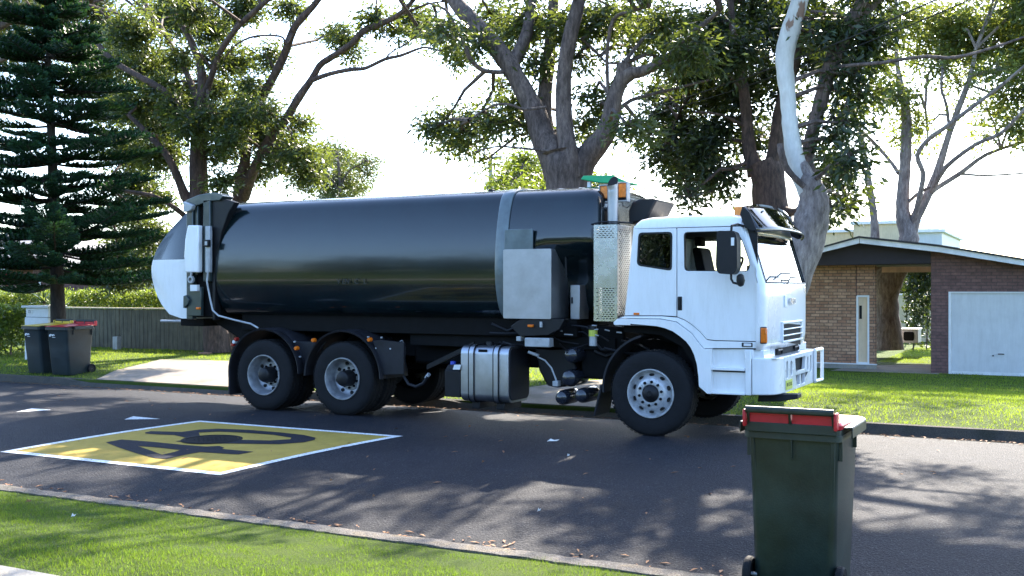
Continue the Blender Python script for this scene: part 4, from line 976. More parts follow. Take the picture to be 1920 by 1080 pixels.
text("plate_text", "BU 12 OC", .062, M['ink'], truck, Matrix.Translation((-2.931, 12.865, .65)) @ Matrix.Rotation(R(90), 4, 'Z') @ Matrix.Rotation(R(90), 4, 'X'), .001)
T(MB().prism([xz(1412, 743), xz(1487, 743), xz(1486, 752), xz(1450, 757), xz(1410, 757)], (), 12.55, 12.75), "under_valance", M['guard'], bevel=.01)
# mudguard flare, steps
flare = pts(SY, (1152, 604), (1160, 597.5), (1239, 598.5), (1269, 604), (1297, 625), (1313, 646), (1320, 654), (1335, 654), (1335, 738), (1328, 738), (1312, 724), (1311, 705), (1308, 682), (1303, 665), (1297, 652), (1288, 640), (1276, 630), (1263, 621), (1248, 615), (1233, 611.5), (1216, 610), (1153, 609))
T(MB().prism(flare, (), SY-.035, SY+.16), "wheel_arch", M['white'], bevel=.012, smooth=45)
stp = pivot("cab_step", truck)
a0_ = at(1333, 0, SY).x; a1_ = at(1397, 0, SY).x
T(MB().box(a0_, a1_, SY+.04, SY+.07, .56, 1.09), "step_recess", M['white'], stp)
T(MB().box(a0_, a1_, SY-.02, SY+.05, at(1360, 693, SY).z-.01, at(1360, 691, SY).z+.01), "tread", M['white'], stp, bevel=.006)
T(MB().box(a0_, a1_, SY-.02, SY+.05, .55, .575), "tread", M['white'], stp, bevel=.006)
T(MB().box(a0_+.01, a1_, SY+.03, SY+.045, at(1360, 697, SY).z-.005, at(1360, 694, SY).z), "tread_shade_strip", M['black'], stp)  # black strip puts the shade under the tread into colour
T(MB().box(at(1398, 0, SY).x, at(1409, 0, SY).x, SY-.02, SY+.08, .552, 1.085), "step_post", M['white'], stp, bevel=.01)
T(MB().box(at(1396, 0, SY).x, at(1413, 0, SY).x, SY-.012, SY+.08, at(1400, 674, SY).z, 1.085), "step_bracket", M['white'], stp, bevel=.01)
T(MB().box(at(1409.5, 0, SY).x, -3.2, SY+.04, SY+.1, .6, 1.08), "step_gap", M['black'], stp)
# inner wheel arch and front mud flap
T(MB().prism([(x, z-.006) for x, z in pts(SY, (1160, 611), (1216, 612), (1248, 617), (1276, 632), (1297, 654), (1308, 684), (1312, 726), (1300, 726), (1290, 680), (1270, 650), (1230, 628), (1160, 622))], (), SY+.17, SY+.75), "arch_liner", M['chassis'], smooth=45)
b = MB(); sec_ = [(.66, SY+.02), (.685, SY+.02), (.685, SY+.50), (.66, SY+.50)]
rings = [[(FX+.03+q_*math.cos(R(a)), y, WR+.04+q_*math.sin(R(a))) for q_, y in sec_] for a in [105+5*k for k in range(17)]]
b.loft(rings); T(b, "front_mudguard", M['guard'], smooth=45)
T(MB().prism([(-5.245, .2), (-5.22, .2), (-5.125, .58), (-5.15, .60)], (), SY+.02, SY+.50), "mud_flap", M['guard'], bevel=.006)
# mirrors
mi = pivot("mirror", truck); YM = 12.02
mc = roundpoly(pts(YM, (1347, 433), (1381, 434), (1385, 450), (1385, 505), (1378, 515), (1349, 513), (1345, 500)), .04)
T(MB().prism(mc, (), YM-.07, YM+.10), "mirror_case", M['black'], mi, bevel=.02, seg=3)
T(MB().tube([(at(*q, YM).x, YM+.02, at(*q, YM).z) for q in ((1370, 436), (1371, 423))]+[(at(1385, 421, 12.2).x, 12.15, at(1385, 421, 12.2).z), (at(1393, 424, 12.3).x, 12.31, at(1393, 424, 12.3).z)], .015, 8), "mirror_arm", M['black'], mi)
T(MB().tube([(at(*q, YM).x, YM+.02, at(*q, YM).z) for q in ((1370, 513), (1370, 523), (1374, 530), (1386, 533))], .014, 8), "mirror_arm", M['black'], mi)
T(MB().tube([(at(*q, YM).x, YM+.02, at(*q, YM).z) for q in ((1386, 514), (1387, 517), (1388, 526), (1387, 534), (1386, 537))], [.02, .042, .05, .04, .015], 16), "round_mirror", M['black'], mi)
T(MB().box(at(1374, 0, YM).x, at(1380, 0, YM).x, YM-.078, YM-.069, at(1377, 461, YM).z, at(1377, 446, YM).z), "mirror_sticker", M['reflector'], mi, bevel=.003)
# lights on the cab
p = at(1432.5, 629, SY)
ind = T(MB().prism(roundpoly([(-3.125, p.z-.1), (-3.075, p.z-.1), (-3.075, p.z+.1), (-3.125, p.z+.1)], .01), (), SY+.0, SY+.1), "indicator_surround", M['black'], bevel=.01) if False else None
ind = T(MB().box(-3.145, -3.07, SY+.0, SY+.06, p.z-.098, p.z+.098), "indicator", M['black'], bevel=.012)
T(MB().box(-3.135, -3.066, SY-.008, SY+.05, p.z-.088, p.z+.088), "indicator_lens", M['amber'], ind, bevel=.012)
rp = T(MB().box(at(1391, 0, SY).x, at(1411, 0, SY).x, SY-.012, SY+.01, at(1400, 650.5, SY).z, at(1400, 642.5, SY).z), "side_repeater", M['black'], bevel=.006)
T(MB().box(at(1395, 0, SY).x, at(1409, 0, SY).x, SY-.018, SY-.006, at(1400, 649, SY).z, at(1400, 644, SY).z), "repeater_lens", M['reflector'], rp, bevel=.004)
lamp(1194, 588.5, .075, .028, 12.31)
bc = pivot("roof_beacon", truck); p = at(1386, 397, 13.0)
T(MB().prism(rrect(p.x-.05, p.x+.05, p.z-.07, p.z+.06, .015), (), 12.95, 13.05), "beacon_lens", M['amberlit'], bc, bevel=.012)
T(MB().box(p.x-.06, p.x+.06, 12.93, 13.07, p.z-.12, p.z-.07), "beacon_base", M['black'], bc)
# sun visor: smoked curved band over the windscreen
vp = pivot("sun_visor", truck)
V = []; F = []; ny = 24; nz_ = 7
for j in range(nz_):
    t = j/(nz_-1)
    for i in range(ny+1):
        s_ = i/ny; y = 12.27+2.36*s_; e = abs(2*s_-1)
        bulge = .15*(1-e**3)
        x = -3.345+bulge*(.55+.55*t)+.17*t
        z = 2.77-.02*e**4-.30*t+.05*(1-e**2)*(1-t)+.03*t*t*(1-e**2)
        V.append((x, y, z))
for j in range(nz_-1):
    for i in range(ny): a = j*(ny+1)+i; F.append((a, a+1, a+ny+2, a+ny+1))
T(MB().add(V, F), "visor_shell", M['visor'], vp, smooth=60, solid=.008)
for y0 in (12.268, 14.63):
    e0 = [(-3.34, 2.75), (-3.26, 2.68), (-3.17, 2.47), (-3.22, 2.46), (-3.31, 2.5), (-3.37, 2.66)]
    T(MB().prism(e0, (), y0, y0+.01), "end_cap", M['black'], vp, bevel=.003)
b = MB().tube([V[(nz_-1)*(ny+1)+i] for i in range(ny+1)], .012, 6); T(b, "visor_edge", M['black'], vp)
for y0 in (12.7, 13.4, 14.1): T(MB().tube([(-3.4, y0, 2.66), (-3.2, y0, 2.72)], .012, 6), "visor_bracket", M['galv'], vp)

# ---------------------------------------------------------------- trees
def jitter(P, s, rng):
    out = [Vector(P[0])]
    for a, b in zip(P, P[1:]):
        a, b = Vector(a), Vector(b); L = (b-a).length; m = (a+b)/2+Vector((rng.normal(), rng.normal(), rng.normal()))*L*s
        out += [m, b]
    return out
def limb_pts(L, Y0):
    """L: (px, py, width_px, dy) -> smooth points and radii"""
    P = []; Rr = []
    for q in L:
        Y = Y0+(q[3] if len(q) > 3 else 0); P.append(at(q[0], q[1], Y)); Rr.append(q[2]/2/scale_at(q[0], Y))
    P2 = [P[0]]; R2_ = [Rr[0]]
    for i in range(len(P)-1):       # Catmull-Rom
        p0 = P[max(0, i-1)]; p1 = P[i]; p2 = P[i+1]; p3 = P[min(len(P)-1, i+2)]
        for t in (.34, .67, 1):
            P2.append(.5*((2*p1)+(p2-p0)*t+(2*p0-5*p1+4*p2-p3)*t*t+(3*p1-p0-3*p2+p3)*t**3)); R2_.append(Rr[i]+(Rr[i+1]-Rr[i])*t)
    return P2, R2_
def rough_tube(b, P, Rr, n, rng, amt=.10):
    """tube with knobbly radius"""
    rr = [r*(1+amt*rng.normal()*.5) for r in Rr]; k = len(b.v)
    b.tube(P, rr, n)
    ph = rng.uniform(0, 6.28, 3); c = len(b.v)
    for i in range(k, c):
        ring = (i-k)//n; a = 2*math.pi*((i-k) % n)/n
        if ring >= len(P): break
        f = 1+amt*(.6*math.sin(2*a+ph[0]+ring*.35)+.5*math.sin(3*a+ph[1]-ring*.5))
        v = Vector(b.v[i]); q = P[ring]+(v-P[ring])*f; b.v[i] = tuple(q)
    return b
def leaf_cloud(C, rad, n_tuft, per, size, rng, tuft=.22, droop=.5, wid=.31, flat=.75):
    """returns vertex/face arrays of leaves gathered in tufts inside ellipsoid (C centre, rad radii); also tuft centres"""
    d = rng.normal(size=(n_tuft, 3)); d /= np.linalg.norm(d, axis=1)[:, None]
    r = rng.uniform(.08, 1.0, n_tuft)**.6*rng.choice([.75, 1.0, 1.45], n_tuft)
    T_ = np.array(C)+d*r[:, None]*np.array(rad)
    T_[:, 2] += rng.normal(size=n_tuft)*.05
    c = np.repeat(T_, per, axis=0); N = len(c)
    off = rng.normal(size=(N, 3))*np.array([tuft, tuft, tuft*flat]); c = c+off
    ax = rng.normal(size=(N, 3)); ax[:, 2] = ax[:, 2]*.6-droop; ax += off/tuft*.5
    ax /= np.linalg.norm(ax, axis=1)[:, None]
    sd = np.cross(ax, rng.normal(size=(N, 3))); sd /= np.linalg.norm(sd, axis=1)[:, None]
    s = size*rng.uniform(.6, 1.25, N)[:, None]
    p0 = c; p2 = c+ax*s; mid = c+ax*s*.45; nn = np.cross(ax, sd)
    p1 = mid+sd*s*wid*.5+nn*s*.06; p3 = mid-sd*s*wid*.5+nn*s*.06
    V = np.stack([p0, p1, p2, p3], 1).reshape(-1, 3)
    return V, T_
def twigs(b, src, T_, rng, k=7, r=.012):
    idx = rng.choice(len(T_), size=min(k, len(T_)), replace=False)
    for i in idx:
        e = Vector(T_[i]); m = (Vector(src)+e)/2+Vector((rng.normal()*.15, rng.normal()*.15, abs(rng.normal())*.15))
        b.tube([src, m, e], [r*1.8, r*1.2, r*.5], 4, False)
def gum(name, Y0, base, label, trunk, branches, clumps, bark, leafm, seed, leaf=.12, dens=1.0, per=26, tuft=.165, group="tall gum trees behind the truck", trunkbark=None, branchbark=None, depth=1.0, cat="tree", frontoff=0):
    rng = np.random.default_rng(seed)
    root = empty(name, base, label, cat, group)
    b = MB(); allp = []
    for L in trunk:
        P, Rr = limb_pts(L, Y0); rough_tube(b, P, Rr, 16, rng, .09); allp += P
    b.build("trunk", M[trunkbark or bark], root, smooth=70)
    for L in branches:
        b = MB(); P, Rr = limb_pts(L, Y0); rough_tube(b, P, Rr, 10, rng, .07); allp += P[1:]
        b.build("branch", M[branchbark or bark], root, smooth=70)
    A = np.array([tuple(p) for p in allp]); tw = MB(); VV = []
    big = []
    for cl in clumps:          # wide crown masses above the picture break into separate bunches with gaps between
        if cl[1] < -20 and cl[2] >= 80:
            for k in range(max(3, int(cl[2]*cl[3]/1700))):
                q = rng.uniform(-1, 1, 2); f_ = rng.uniform(.8, 1.3)
                big.append((cl[0]+q[0]*cl[2], cl[1]+q[1]*cl[3], 30*f_, 19*f_, rng.normal()*1.6+frontoff, .62 if frontoff else .42))
        else: big.append(cl)
    for cl in big:
        px, py, rx, ry = cl[:4]; dy = cl[4] if len(cl) > 4 else (abs(rng.normal())*1.2+.25 if rng.random() < .72 else rng.normal()*.9)*depth; k_ = cl[5] if len(cl) > 5 else 1.0
        Y = Y0+dy; c = at(px, py, Y); s = scale_at(px, Y); rad = (rx/s, max(rx, ry)/s*.9, ry/s)
        nt_ = max(4, int(rx*ry/s/s*3.14*85*dens*k_*(.30/(tuft+.08))))
        V, T_ = leaf_cloud(c, rad, nt_, per, leaf, rng, tuft); VV.append(V)
        j = int(np.argmin(((A-np.array(c))**2).sum(1))); src = A[j]
        if np.linalg.norm(A[j]-np.array(c)) > .3:
            m = (Vector(A[j])+c)/2+Vector((0, rng.normal()*.2, .25*rng.random()))
            tw.tube([Vector(A[j]), m, c], [.045, .035, .018], 5, False)
        twigs(tw, c, T_, rng, 9, .009)
    V = np.concatenate(VV); F = np.arange(len(V)).reshape(-1, 4)
    npmesh("crown", V, F, M[leafm], root)
    tw.build("twigs", M[bark], root, smooth=70)
    return root
gb = lambda px, Y: (at(px, 540, Y).x, Y, ground_z(at(px, 540, Y).x, Y))
def C_(s, **k): return [tuple(float(v) for v in q.split(',')) for q in s.split()]

# left red-barked gum
gum("gum_tree", 21.4, gb(408, 21.4), "tall red-barked gum tree with forked trunks behind the rear of the truck",
    [[(408, 662, 50), (396, 520, 42), (377, 420, 38), (373, 365, 35), (371, 290, 30), (376, 215, 27), (380, 180, 24)],
     [(418, 664, 34, .3), (440, 480, 30, .6), (451, 362, 26, .6), (459, 305, 21, .6), (468, 240, 19, .5), (486, 194, 17, .4), (511, 148, 16, .3), (533, 104, 15, .2), (550, 55, 14), (572, 28, 13), (600, -5, 12), (640, -80, 10)]],
    [[(378, 195, 20), (380, 150, 17), (372, 110, 14), (352, 65, 12), (336, 40, 11), (318, 0, 10), (305, -70, 8)],
     [(376, 205, 16), (362, 166, 13, .4), (344, 125, 11, .6), (318, 80, 9, .8), (302, 50, 8, 1)],
     [(380, 195, 15), (395, 147, 12, -.4), (413, 98, 11, -.6), (444, 53, 10, -.8), (473, 25, 10, -.8), (520, -15, 8, -.8)],
     [(362, 235, 16), (345, 212, 13, -.5), (311, 173, 12, -.7), (267, 147, 12, -.9), (213, 115, 11, -1), (178, 75, 9, -1)],
     [(365, 400, 22), (347, 366, 20, -.2), (332, 329, 16, -.4), (311, 289, 13, -.6), (275, 249, 10, -.8), (240, 215, 7, -1)],
     [(352, 410, 12), (329, 391, 10, -.4), (293, 369, 8, -.7), (253, 360, 6, -.9), (191, 351, 4, -1.1)],
     [(458, 370, 22, .6), (470, 335, 19, .3), (486, 296, 18, .1), (511, 252, 17), (537, 222, 16), (559, 185, 15), (585, 148, 14), (600, 122, 13), (622, 107, 12), (659, 83, 12), (681, 59, 12), (715, 44, 11), (744, 30, 10), (775, 0, 8), (800, -50, 6)],
     [(586, 150, 10), (620, 138, 8, -.2), (659, 130, 8, -.4), (685, 128, 7, -.5), (722, 111, 7, -.6), (752, 104, 6, -.7), (793, 89, 4, -.8), (820, 94, 3.5, -.9), (850, 98, 2.5, -1)],
     [(722, 111, 4, -.6), (735, 97, 3, -.7), (765, 80, 2.5, -.7), (790, 60, 2, -.7)],
     [(548, 62, 8), (535, 82, 5, -.3), (530, 70, 4, -.4), (505, 66, 4, -.5), (470, 70, 4, -.6), (440, 86, 3, -.6), (420, 110, 3, -.6)],
     [(744, 30, 6), (770, 20, 5, .3), (800, 8, 4, .5), (830, 3, 3, .7)],
     [(715, 44, 5), (706, 15, 4, .2), (706, -30, 3, .4)]],
    C_("330,30,60,45 250,60,50,40 280,130,60,42 215,200,50,40 300,225,60,42 345,195,50,35 400,55,42,34 440,115,38,30 400,165,38,24 300,290,48,34 240,285,50,40 255,345,45,28 470,195,42,30 438,232,44,32 500,250,42,30 525,275,38,28 405,285,34,24 480,320,34,20 560,285,34,30 578,325,28,24 500,105,30,20 460,15,40,28 545,15,28,20 640,75,30,18 618,62,22,13 662,98,16,14 700,38,32,18 775,38,40,26 820,62,30,18 745,60,20,12 300,372,30,18 190,125,55,42 240,400,46,28 272,440,42,32 232,475,46,32 285,505,26,30 225,520,40,22 400,215,30,22,-.6 360,240,34,24,-.8 455,215,34,24,-.5 500,215,30,22,-.6 430,262,34,22,-.8 325,200,32,24,-.6 250,200,42,32,0 300,165,34,24,0 470,160,24,16,0 520,312,24,14,.2 395,112,20,16,-.4 560,230,26,18 420,345,28,18 600,290,18,14 340,110,30,22 360,20,40,24")
    + C_("300,-60,110,60 420,-70,110,60 540,-60,90,50 650,-70,100,50 200,-50,110,60 760,-60,90,50 350,-190,200,80 600,-190,220,80 100,-80,110,60 820,-180,150,70"),
    "barkred", "leafA", 1, leaf=.165, dens=.95)
# foliage of a neighbour high on the far left
gum("gum_tree", 27, gb(-160, 27), "large gum tree at the left edge, its dark foliage hanging above the pine", [[(-160, 700, 60), (-150, 300, 50), (-90, 100, 40), (-20, -60, 30)]],
    [[(-110, 130, 20), (0, 50, 14), (90, 10, 10), (170, 5, 6)], [(-120, 200, 16), (-30, 130, 10), (60, 90, 6)]],
    C_("30,20,60,45 100,30,55,40 170,15,50,34 20,90,50,38 150,75,45,30 90,90,40,26 200,55,36,28 -60,60,90,70 -60,180,80,60 60,-60,120,60 200,-70,120,50 -150,-50,150,120 230,90,30,20 170,130,34,20"), "barkred", "leafB", 2, leaf=.14, dens=1.0)
# slight tree far beyond
gum("sapling_tree", 36, gb(640, 36), "slender tree with sparse foliage seen above the truck body", [[(645, 600, 12), (640, 420, 9), (637, 340, 6), (632, 285, 4)]],
    [[(638, 350, 4), (655, 320, 3), (690, 300, 2)], [(638, 360, 4), (615, 330, 3), (600, 300, 2)]],
    C_("622,285,30,22 650,300,30,22 690,305,28,16 640,335,34,26 600,325,24,20 665,350,30,20 620,360,30,16 690,330,18,12 570,345,20,14 640,380,50,22"), "bark", "leafA", 3, leaf=.15, dens=.9, tuft=.25)
# centre gum with four great limbs
gum("gum_tree", 18.6, gb(1065, 18.6), "massive gum tree with several thick limbs rising above the truck hopper",
    [[(1075, 700, 110), (1070, 520, 96), (1066, 400, 88), (1062, 345, 82), (1060, 305, 84), (1058, 285, 80)]],
    [[(1050, 330, 60), (1038, 290, 56), (1017, 255, 50), (1002, 207, 43), (976, 159, 38), (954, 122, 36), (921, 78, 34), (887, 41, 31), (852, 0, 28), (820, -60, 24), (780, -160, 18)],
     [(958, 132, 28), (966, 110, 26, .3), (984, 74, 22, .5), (993, 37, 19, .6), (997, 0, 17, .7), (1000, -90, 12, .8)],
     [(1030, 270, 40, .6), (1020, 225, 32, .7), (1020, 190, 30, .8), (1024, 148, 27, .9), (1031, 93, 24, 1), (1036, 44, 22, 1), (1038, -10, 20, 1), (1040, -120, 14, 1)],
     [(1072, 330, 50, -.1), (1066, 285, 40, -.2), (1059, 237, 33, -.2), (1056, 167, 29, -.2), (1061, 111, 27, -.2), (1072, 56, 27, -.2), (1086, 0, 25, -.2), (1100, -100, 18, -.2)],
     [(1078, 345, 52), (1090, 312, 48), (1107, 286, 43), (1138, 246, 38), (1147, 207, 33), (1159, 165, 31), (1178, 140, 28), (1206, 133, 20), (1236, 118, 17), (1261, 100, 14), (1300, 62, 11), (1350, 20, 8)],
     [(1156, 172, 26), (1168, 140, 28), (1172, 119, 26)],
     [(1142, 215, 9), (1139, 150, 7), (1139, 93, 7, -.2), (1150, 37, 7, -.3), (1180, 22, 6, -.4), (1217, 12, 5, -.4)],
     [(950, 135, 9, -.1), (925, 135, 9, -.3), (902, 130, 9, -.5), (880, 108, 8, -.7), (869, 80, 7, -.8), (845, 70, 6, -.9), (824, 67, 5, -1)],
     [(869, 80, 6, -.8), (852, 45, 5, -.9), (835, 18, 5, -1), (800, 5, 4, -1)],
     [(1158, 207, 9), (1180, 190, 8, .2), (1206, 181, 7, .3), (1261, 167, 6, .4), (1330, 150, 4, .5)],
     [(1025, 200, 5, -.3), (985, 205, 5, -.5), (950, 195, 4, -.7), (920, 200, 4, -.8), (880, 225, 3, -.9)],
     [(1045, 285, 5, -.3), (980, 278, 4, -.6), (930, 275, 3.5, -.8), (890, 285, 3, -.9)],
     [(1090, 70, 8, .1), (1105, 85, 6, .2), (1125, 105, 5, .3), (1140, 118, 4, .3), (1170, 118, 4, .2)]],
    C_("812,238,26,20 838,225,26,16 865,248,30,18 895,225,36,18 925,235,28,16 845,270,22,13 875,275,20,12 962,205,36,24 985,240,26,16 940,165,20,12 858,105,32,20 900,85,26,20 830,60,30,20 925,35,34,26 1000,45,40,36 1060,50,36,34 1120,45,46,36 1180,35,55,34 1240,50,50,36 1110,180,26,22 1122,222,28,20 1180,235,32,18 1212,255,26,14 1095,245,18,14 1290,95,44,30 960,60,30,26 1250,110,30,22 1190,90,30,20 1005,120,26,22 1080,110,24,20 1115,260,20,16 910,300,16,10 870,60,26,18")
    + C_("900,-70,110,60 1020,-80,120,60 1150,-80,120,60 1270,-60,110,60 950,-190,180,80 1180,-190,200,80"),
    "bark", "leafA", 4, leaf=.16, dens=.95)
gum("leafy_shrub", 23, gb(985, 23), "rounded evergreen shrub right behind the truck roof beside the massive trunk", [[(985, 620, 14), (985, 420, 10), (983, 350, 6)]], [],
    C_("985,335,52,34 950,345,30,24 1015,350,36,26 985,300,30,16 985,400,70,60 1120,360,40,30"), "bark", "hedge", 5, leaf=.13, dens=1.5, group=None, cat="shrub")
# dark gum behind the cab
gum("gum_tree", 21, gb(1445, 21), "dark gum tree with a swollen lopped trunk behind the cab",
    [[(1462, 700, 84), (1456, 520, 72), (1450, 430, 66), (1444, 375, 62), (1440, 330, 66), (1432, 305, 56)]],
    [[(1420, 325, 40), (1406, 285, 26), (1400, 225, 22), (1394, 165, 19), (1385, 115, 17), (1375, 60, 14), (1370, 0, 12), (1362, -80, 9)],
     [(1445, 330, 44), (1455, 280, 32), (1462, 215, 26), (1480, 150, 22), (1500, 80, 17), (1512, 0, 14), (1520, -80, 10)],
     [(1455, 390, 22), (1485, 398, 16, -.3), (1500, 392, 10, -.5)],
     [(1395, 170, 9), (1360, 140, 7, -.4), (1320, 120, 5, -.7)], [(1402, 240, 8), (1350, 215, 5, -.5), (1300, 210, 4, -.8)],
     [(1286, 330, 7, 1), (1262, 260, 6, 1), (1270, 220, 5, 1), (1290, 185, 4, 1)]],
    C_("1330,50,55,40 1400,35,50,34 1300,130,46,34 1370,100,46,34 1450,60,44,34 1340,180,44,30 1435,130,34,30 1288,240,38,28 1322,285,38,26 1258,262,30,24 1352,330,34,24 1305,342,30,22 1268,318,26,22 1238,212,26,20 1400,270,20,16 1480,250,22,20 1350,240,34,24 1530,110,34,30 1380,160,34,26 1240,290,24,20 1270,180,30,22 1225,170,22,16 1425,250,18,16 1470,180,24,22 1460,20,40,30 1400,200,22,22 1290,370,22,12 1540,40,36,30")
    + C_("1340,-70,120,60 1470,-70,120,60 1400,-190,200,80 1300,290,30,24"),
    "barkred", "leafB", 6, leaf=.17, dens=1.15)
# white-limbed gum beside the windscreen
gum("white_gum_tree", 17.2, gb(1432, 17.2), "gum tree with a smooth white upper limb and flaking brown base beside the windscreen",
    [[(1432, 720, 104), (1446, 620, 92), (1470, 545, 84), (1497, 485, 76), (1512, 445, 68), (1522, 410, 62), (1526, 385, 60), (1523, 362, 52), (1515, 340, 41), (1507, 322, 33), (1500, 306, 26)]],
    [[(1518, 368, 38), (1505, 335, 37), (1492, 300, 34), (1484, 255, 31), (1479, 215, 30), (1476, 170, 31), (1472, 130, 33), (1472, 100, 35), (1480, 62, 35), (1494, 20, 34), (1508, -30, 32), (1530, -120, 26)]],
    C_("1566,262,26,24 1596,300,28,26 1568,335,30,26 1590,375,22,20 1560,395,18,14 1560,60,36,32 1615,100,36,32 1606,180,28,26 1590,140,26,26 1640,60,30,26 1580,230,24,20 1545,300,16,16")
    + C_("1560,-60,110,60 1680,-60,100,50 1600,-190,180,80 1820,-150,120,80 2000,-190,140,90 2180,-230,150,100 2380,-260,160,110 2300,-90,120,70 2560,-240,140,110"),  # far right bunches are out of view, added to shade the road
    "bark", "leafB", 7, frontoff=2.2, leaf=.165, dens=1.1, trunkbark="barkpale", branchbark="whitegum")

wg = bpy.data.objects["white_gum_tree"]; rng_ = np.random.default_rng(70)
for L in ([(1522, 380, 34, .1), (1516, 330, 27, .3), (1514, 295, 25, .4), (1524, 245, 26, .5), (1533, 210, 28, .5), (1543, 175, 28, .5), (1553, 140, 28, .5), (1566, 100, 28, .5), (1580, 62, 28, .5), (1605, 22, 25, .5), (1640, -40, 22, .5), (1700, -130, 16, .5)],
          [(1560, 110, 22, .5), (1650, -10, 20, 1), (1780, -90, 17, 1.6), (1950, -150, 14, 2.2), (2150, -200, 11, 2.6), (2400, -240, 7, 3)],  # unseen limb added to carry the bunches that shade the road
          [(1508, 350, 12, -.3), (1478, 320, 12, -.4), (1466, 290, 13, -.5), (1462, 270, 11, -.5)],
          [(1560, 128, 10, .4), (1600, 122, 7, 0), (1650, 118, 7, -.2), (1700, 110, 7, -.3), (1740, 106, 7, -.4), (1790, 108, 6, -.5), (1860, 90, 5, -.6), (1930, 66, 4, -.7)]):
    b = MB(); P, Rr = limb_pts(L, 17.2); rough_tube(b, P, Rr, 12, rng_, .08); b.build("branch", M['bark'], wg, smooth=70)
# pale gum behind the house
gum("gum_tree", 35.5, gb(1668, 35.5), "pale spreading gum tree standing behind the brick house",
    [[(1664, 656, 66), (1662, 610, 52), (1660, 560, 46), (1664, 530, 50), (1680, 500, 44), (1700, 460, 38), (1704, 440, 36), (1694, 405, 28), (1693, 365, 22), (1696, 320, 20), (1699, 280, 21), (1700, 249, 20), (1697, 196, 16), (1684, 133, 9), (1680, 80, 6), (1680, 0, 5)]],
    [[(1656, 560, 26), (1645, 520, 20), (1640, 470, 17), (1641, 435, 16), (1636, 385, 14), (1629, 347, 13), (1620, 289, 11), (1607, 231, 10), (1592, 191, 8), (1580, 150, 6)],
     [(1702, 450, 28), (1716, 410, 20), (1736, 373, 17), (1757, 324, 15), (1780, 249, 12), (1802, 191, 12), (1820, 142, 9), (1830, 90, 6)],
     [(1745, 362, 12), (1771, 316, 10, -.5), (1829, 271, 8, -1), (1878, 249, 7, -1.3), (1925, 200, 6, -1.6)],
     [(1736, 373, 12), (1753, 355, 9, .5), (1802, 324, 9, 1), (1851, 289, 7, 1.5), (1925, 264, 6, 2)],
     [(1800, 326, 5, 1), (1851, 329, 4, 1.4), (1930, 324, 3, 2)],
     [(1710, 430, 12), (1727, 355, 9, -.6), (1731, 324, 9, -.8), (1720, 292, 9, -1), (1740, 262, 9, -1.2), (1771, 240, 9, -1.4), (1824, 200, 8, -1.6), (1873, 164, 6, -1.8), (1925, 120, 5, -2)],
     [(1685, 325, 9), (1669, 302, 7, .4), (1638, 267, 7, .8), (1610, 240, 5, 1), (1593, 222, 4, 1.2)],
     [(1697, 190, 8), (1725, 178, 6, .4), (1735, 205, 5, .5), (1740, 140, 5, .8), (1770, 110, 4, 1)],
     [(1780, 245, 7), (1775, 200, 6, -.3), (1765, 165, 5, -.5), (1768, 130, 5, -.6)],
     [(1702, 380, 8), (1722, 362, 6, -.3), (1745, 350, 5, -.5)]],
    C_("1600,200,26,20 1678,185,26,22 1700,225,26,20 1665,170,24,18 1740,62,34,24 1800,48,38,28 1862,50,38,28 1900,100,30,26 1868,132,26,18 1852,207,28,14 1893,188,26,18 1765,128,22,14 1800,160,22,14 1845,252,16,8 1900,235,26,16 1650,50,34,26 1700,30,36,26 1745,232,12,7 1740,272,14,7 1785,90,34,20 1830,90,34,20 1910,60,30,30 1640,120,26,24 1770,30,36,24 1905,150,20,20 1720,100,26,16 1690,262,14,12 1820,120,24,14")
    + C_("1700,-50,100,50 1830,-50,110,50 1950,0,80,80 2000,130,90,90 1760,-160,200,80 1960,240,50,40"),
    "barkpale", "leafC", 8, leaf=.22, dens=.8, tuft=.3, per=24)

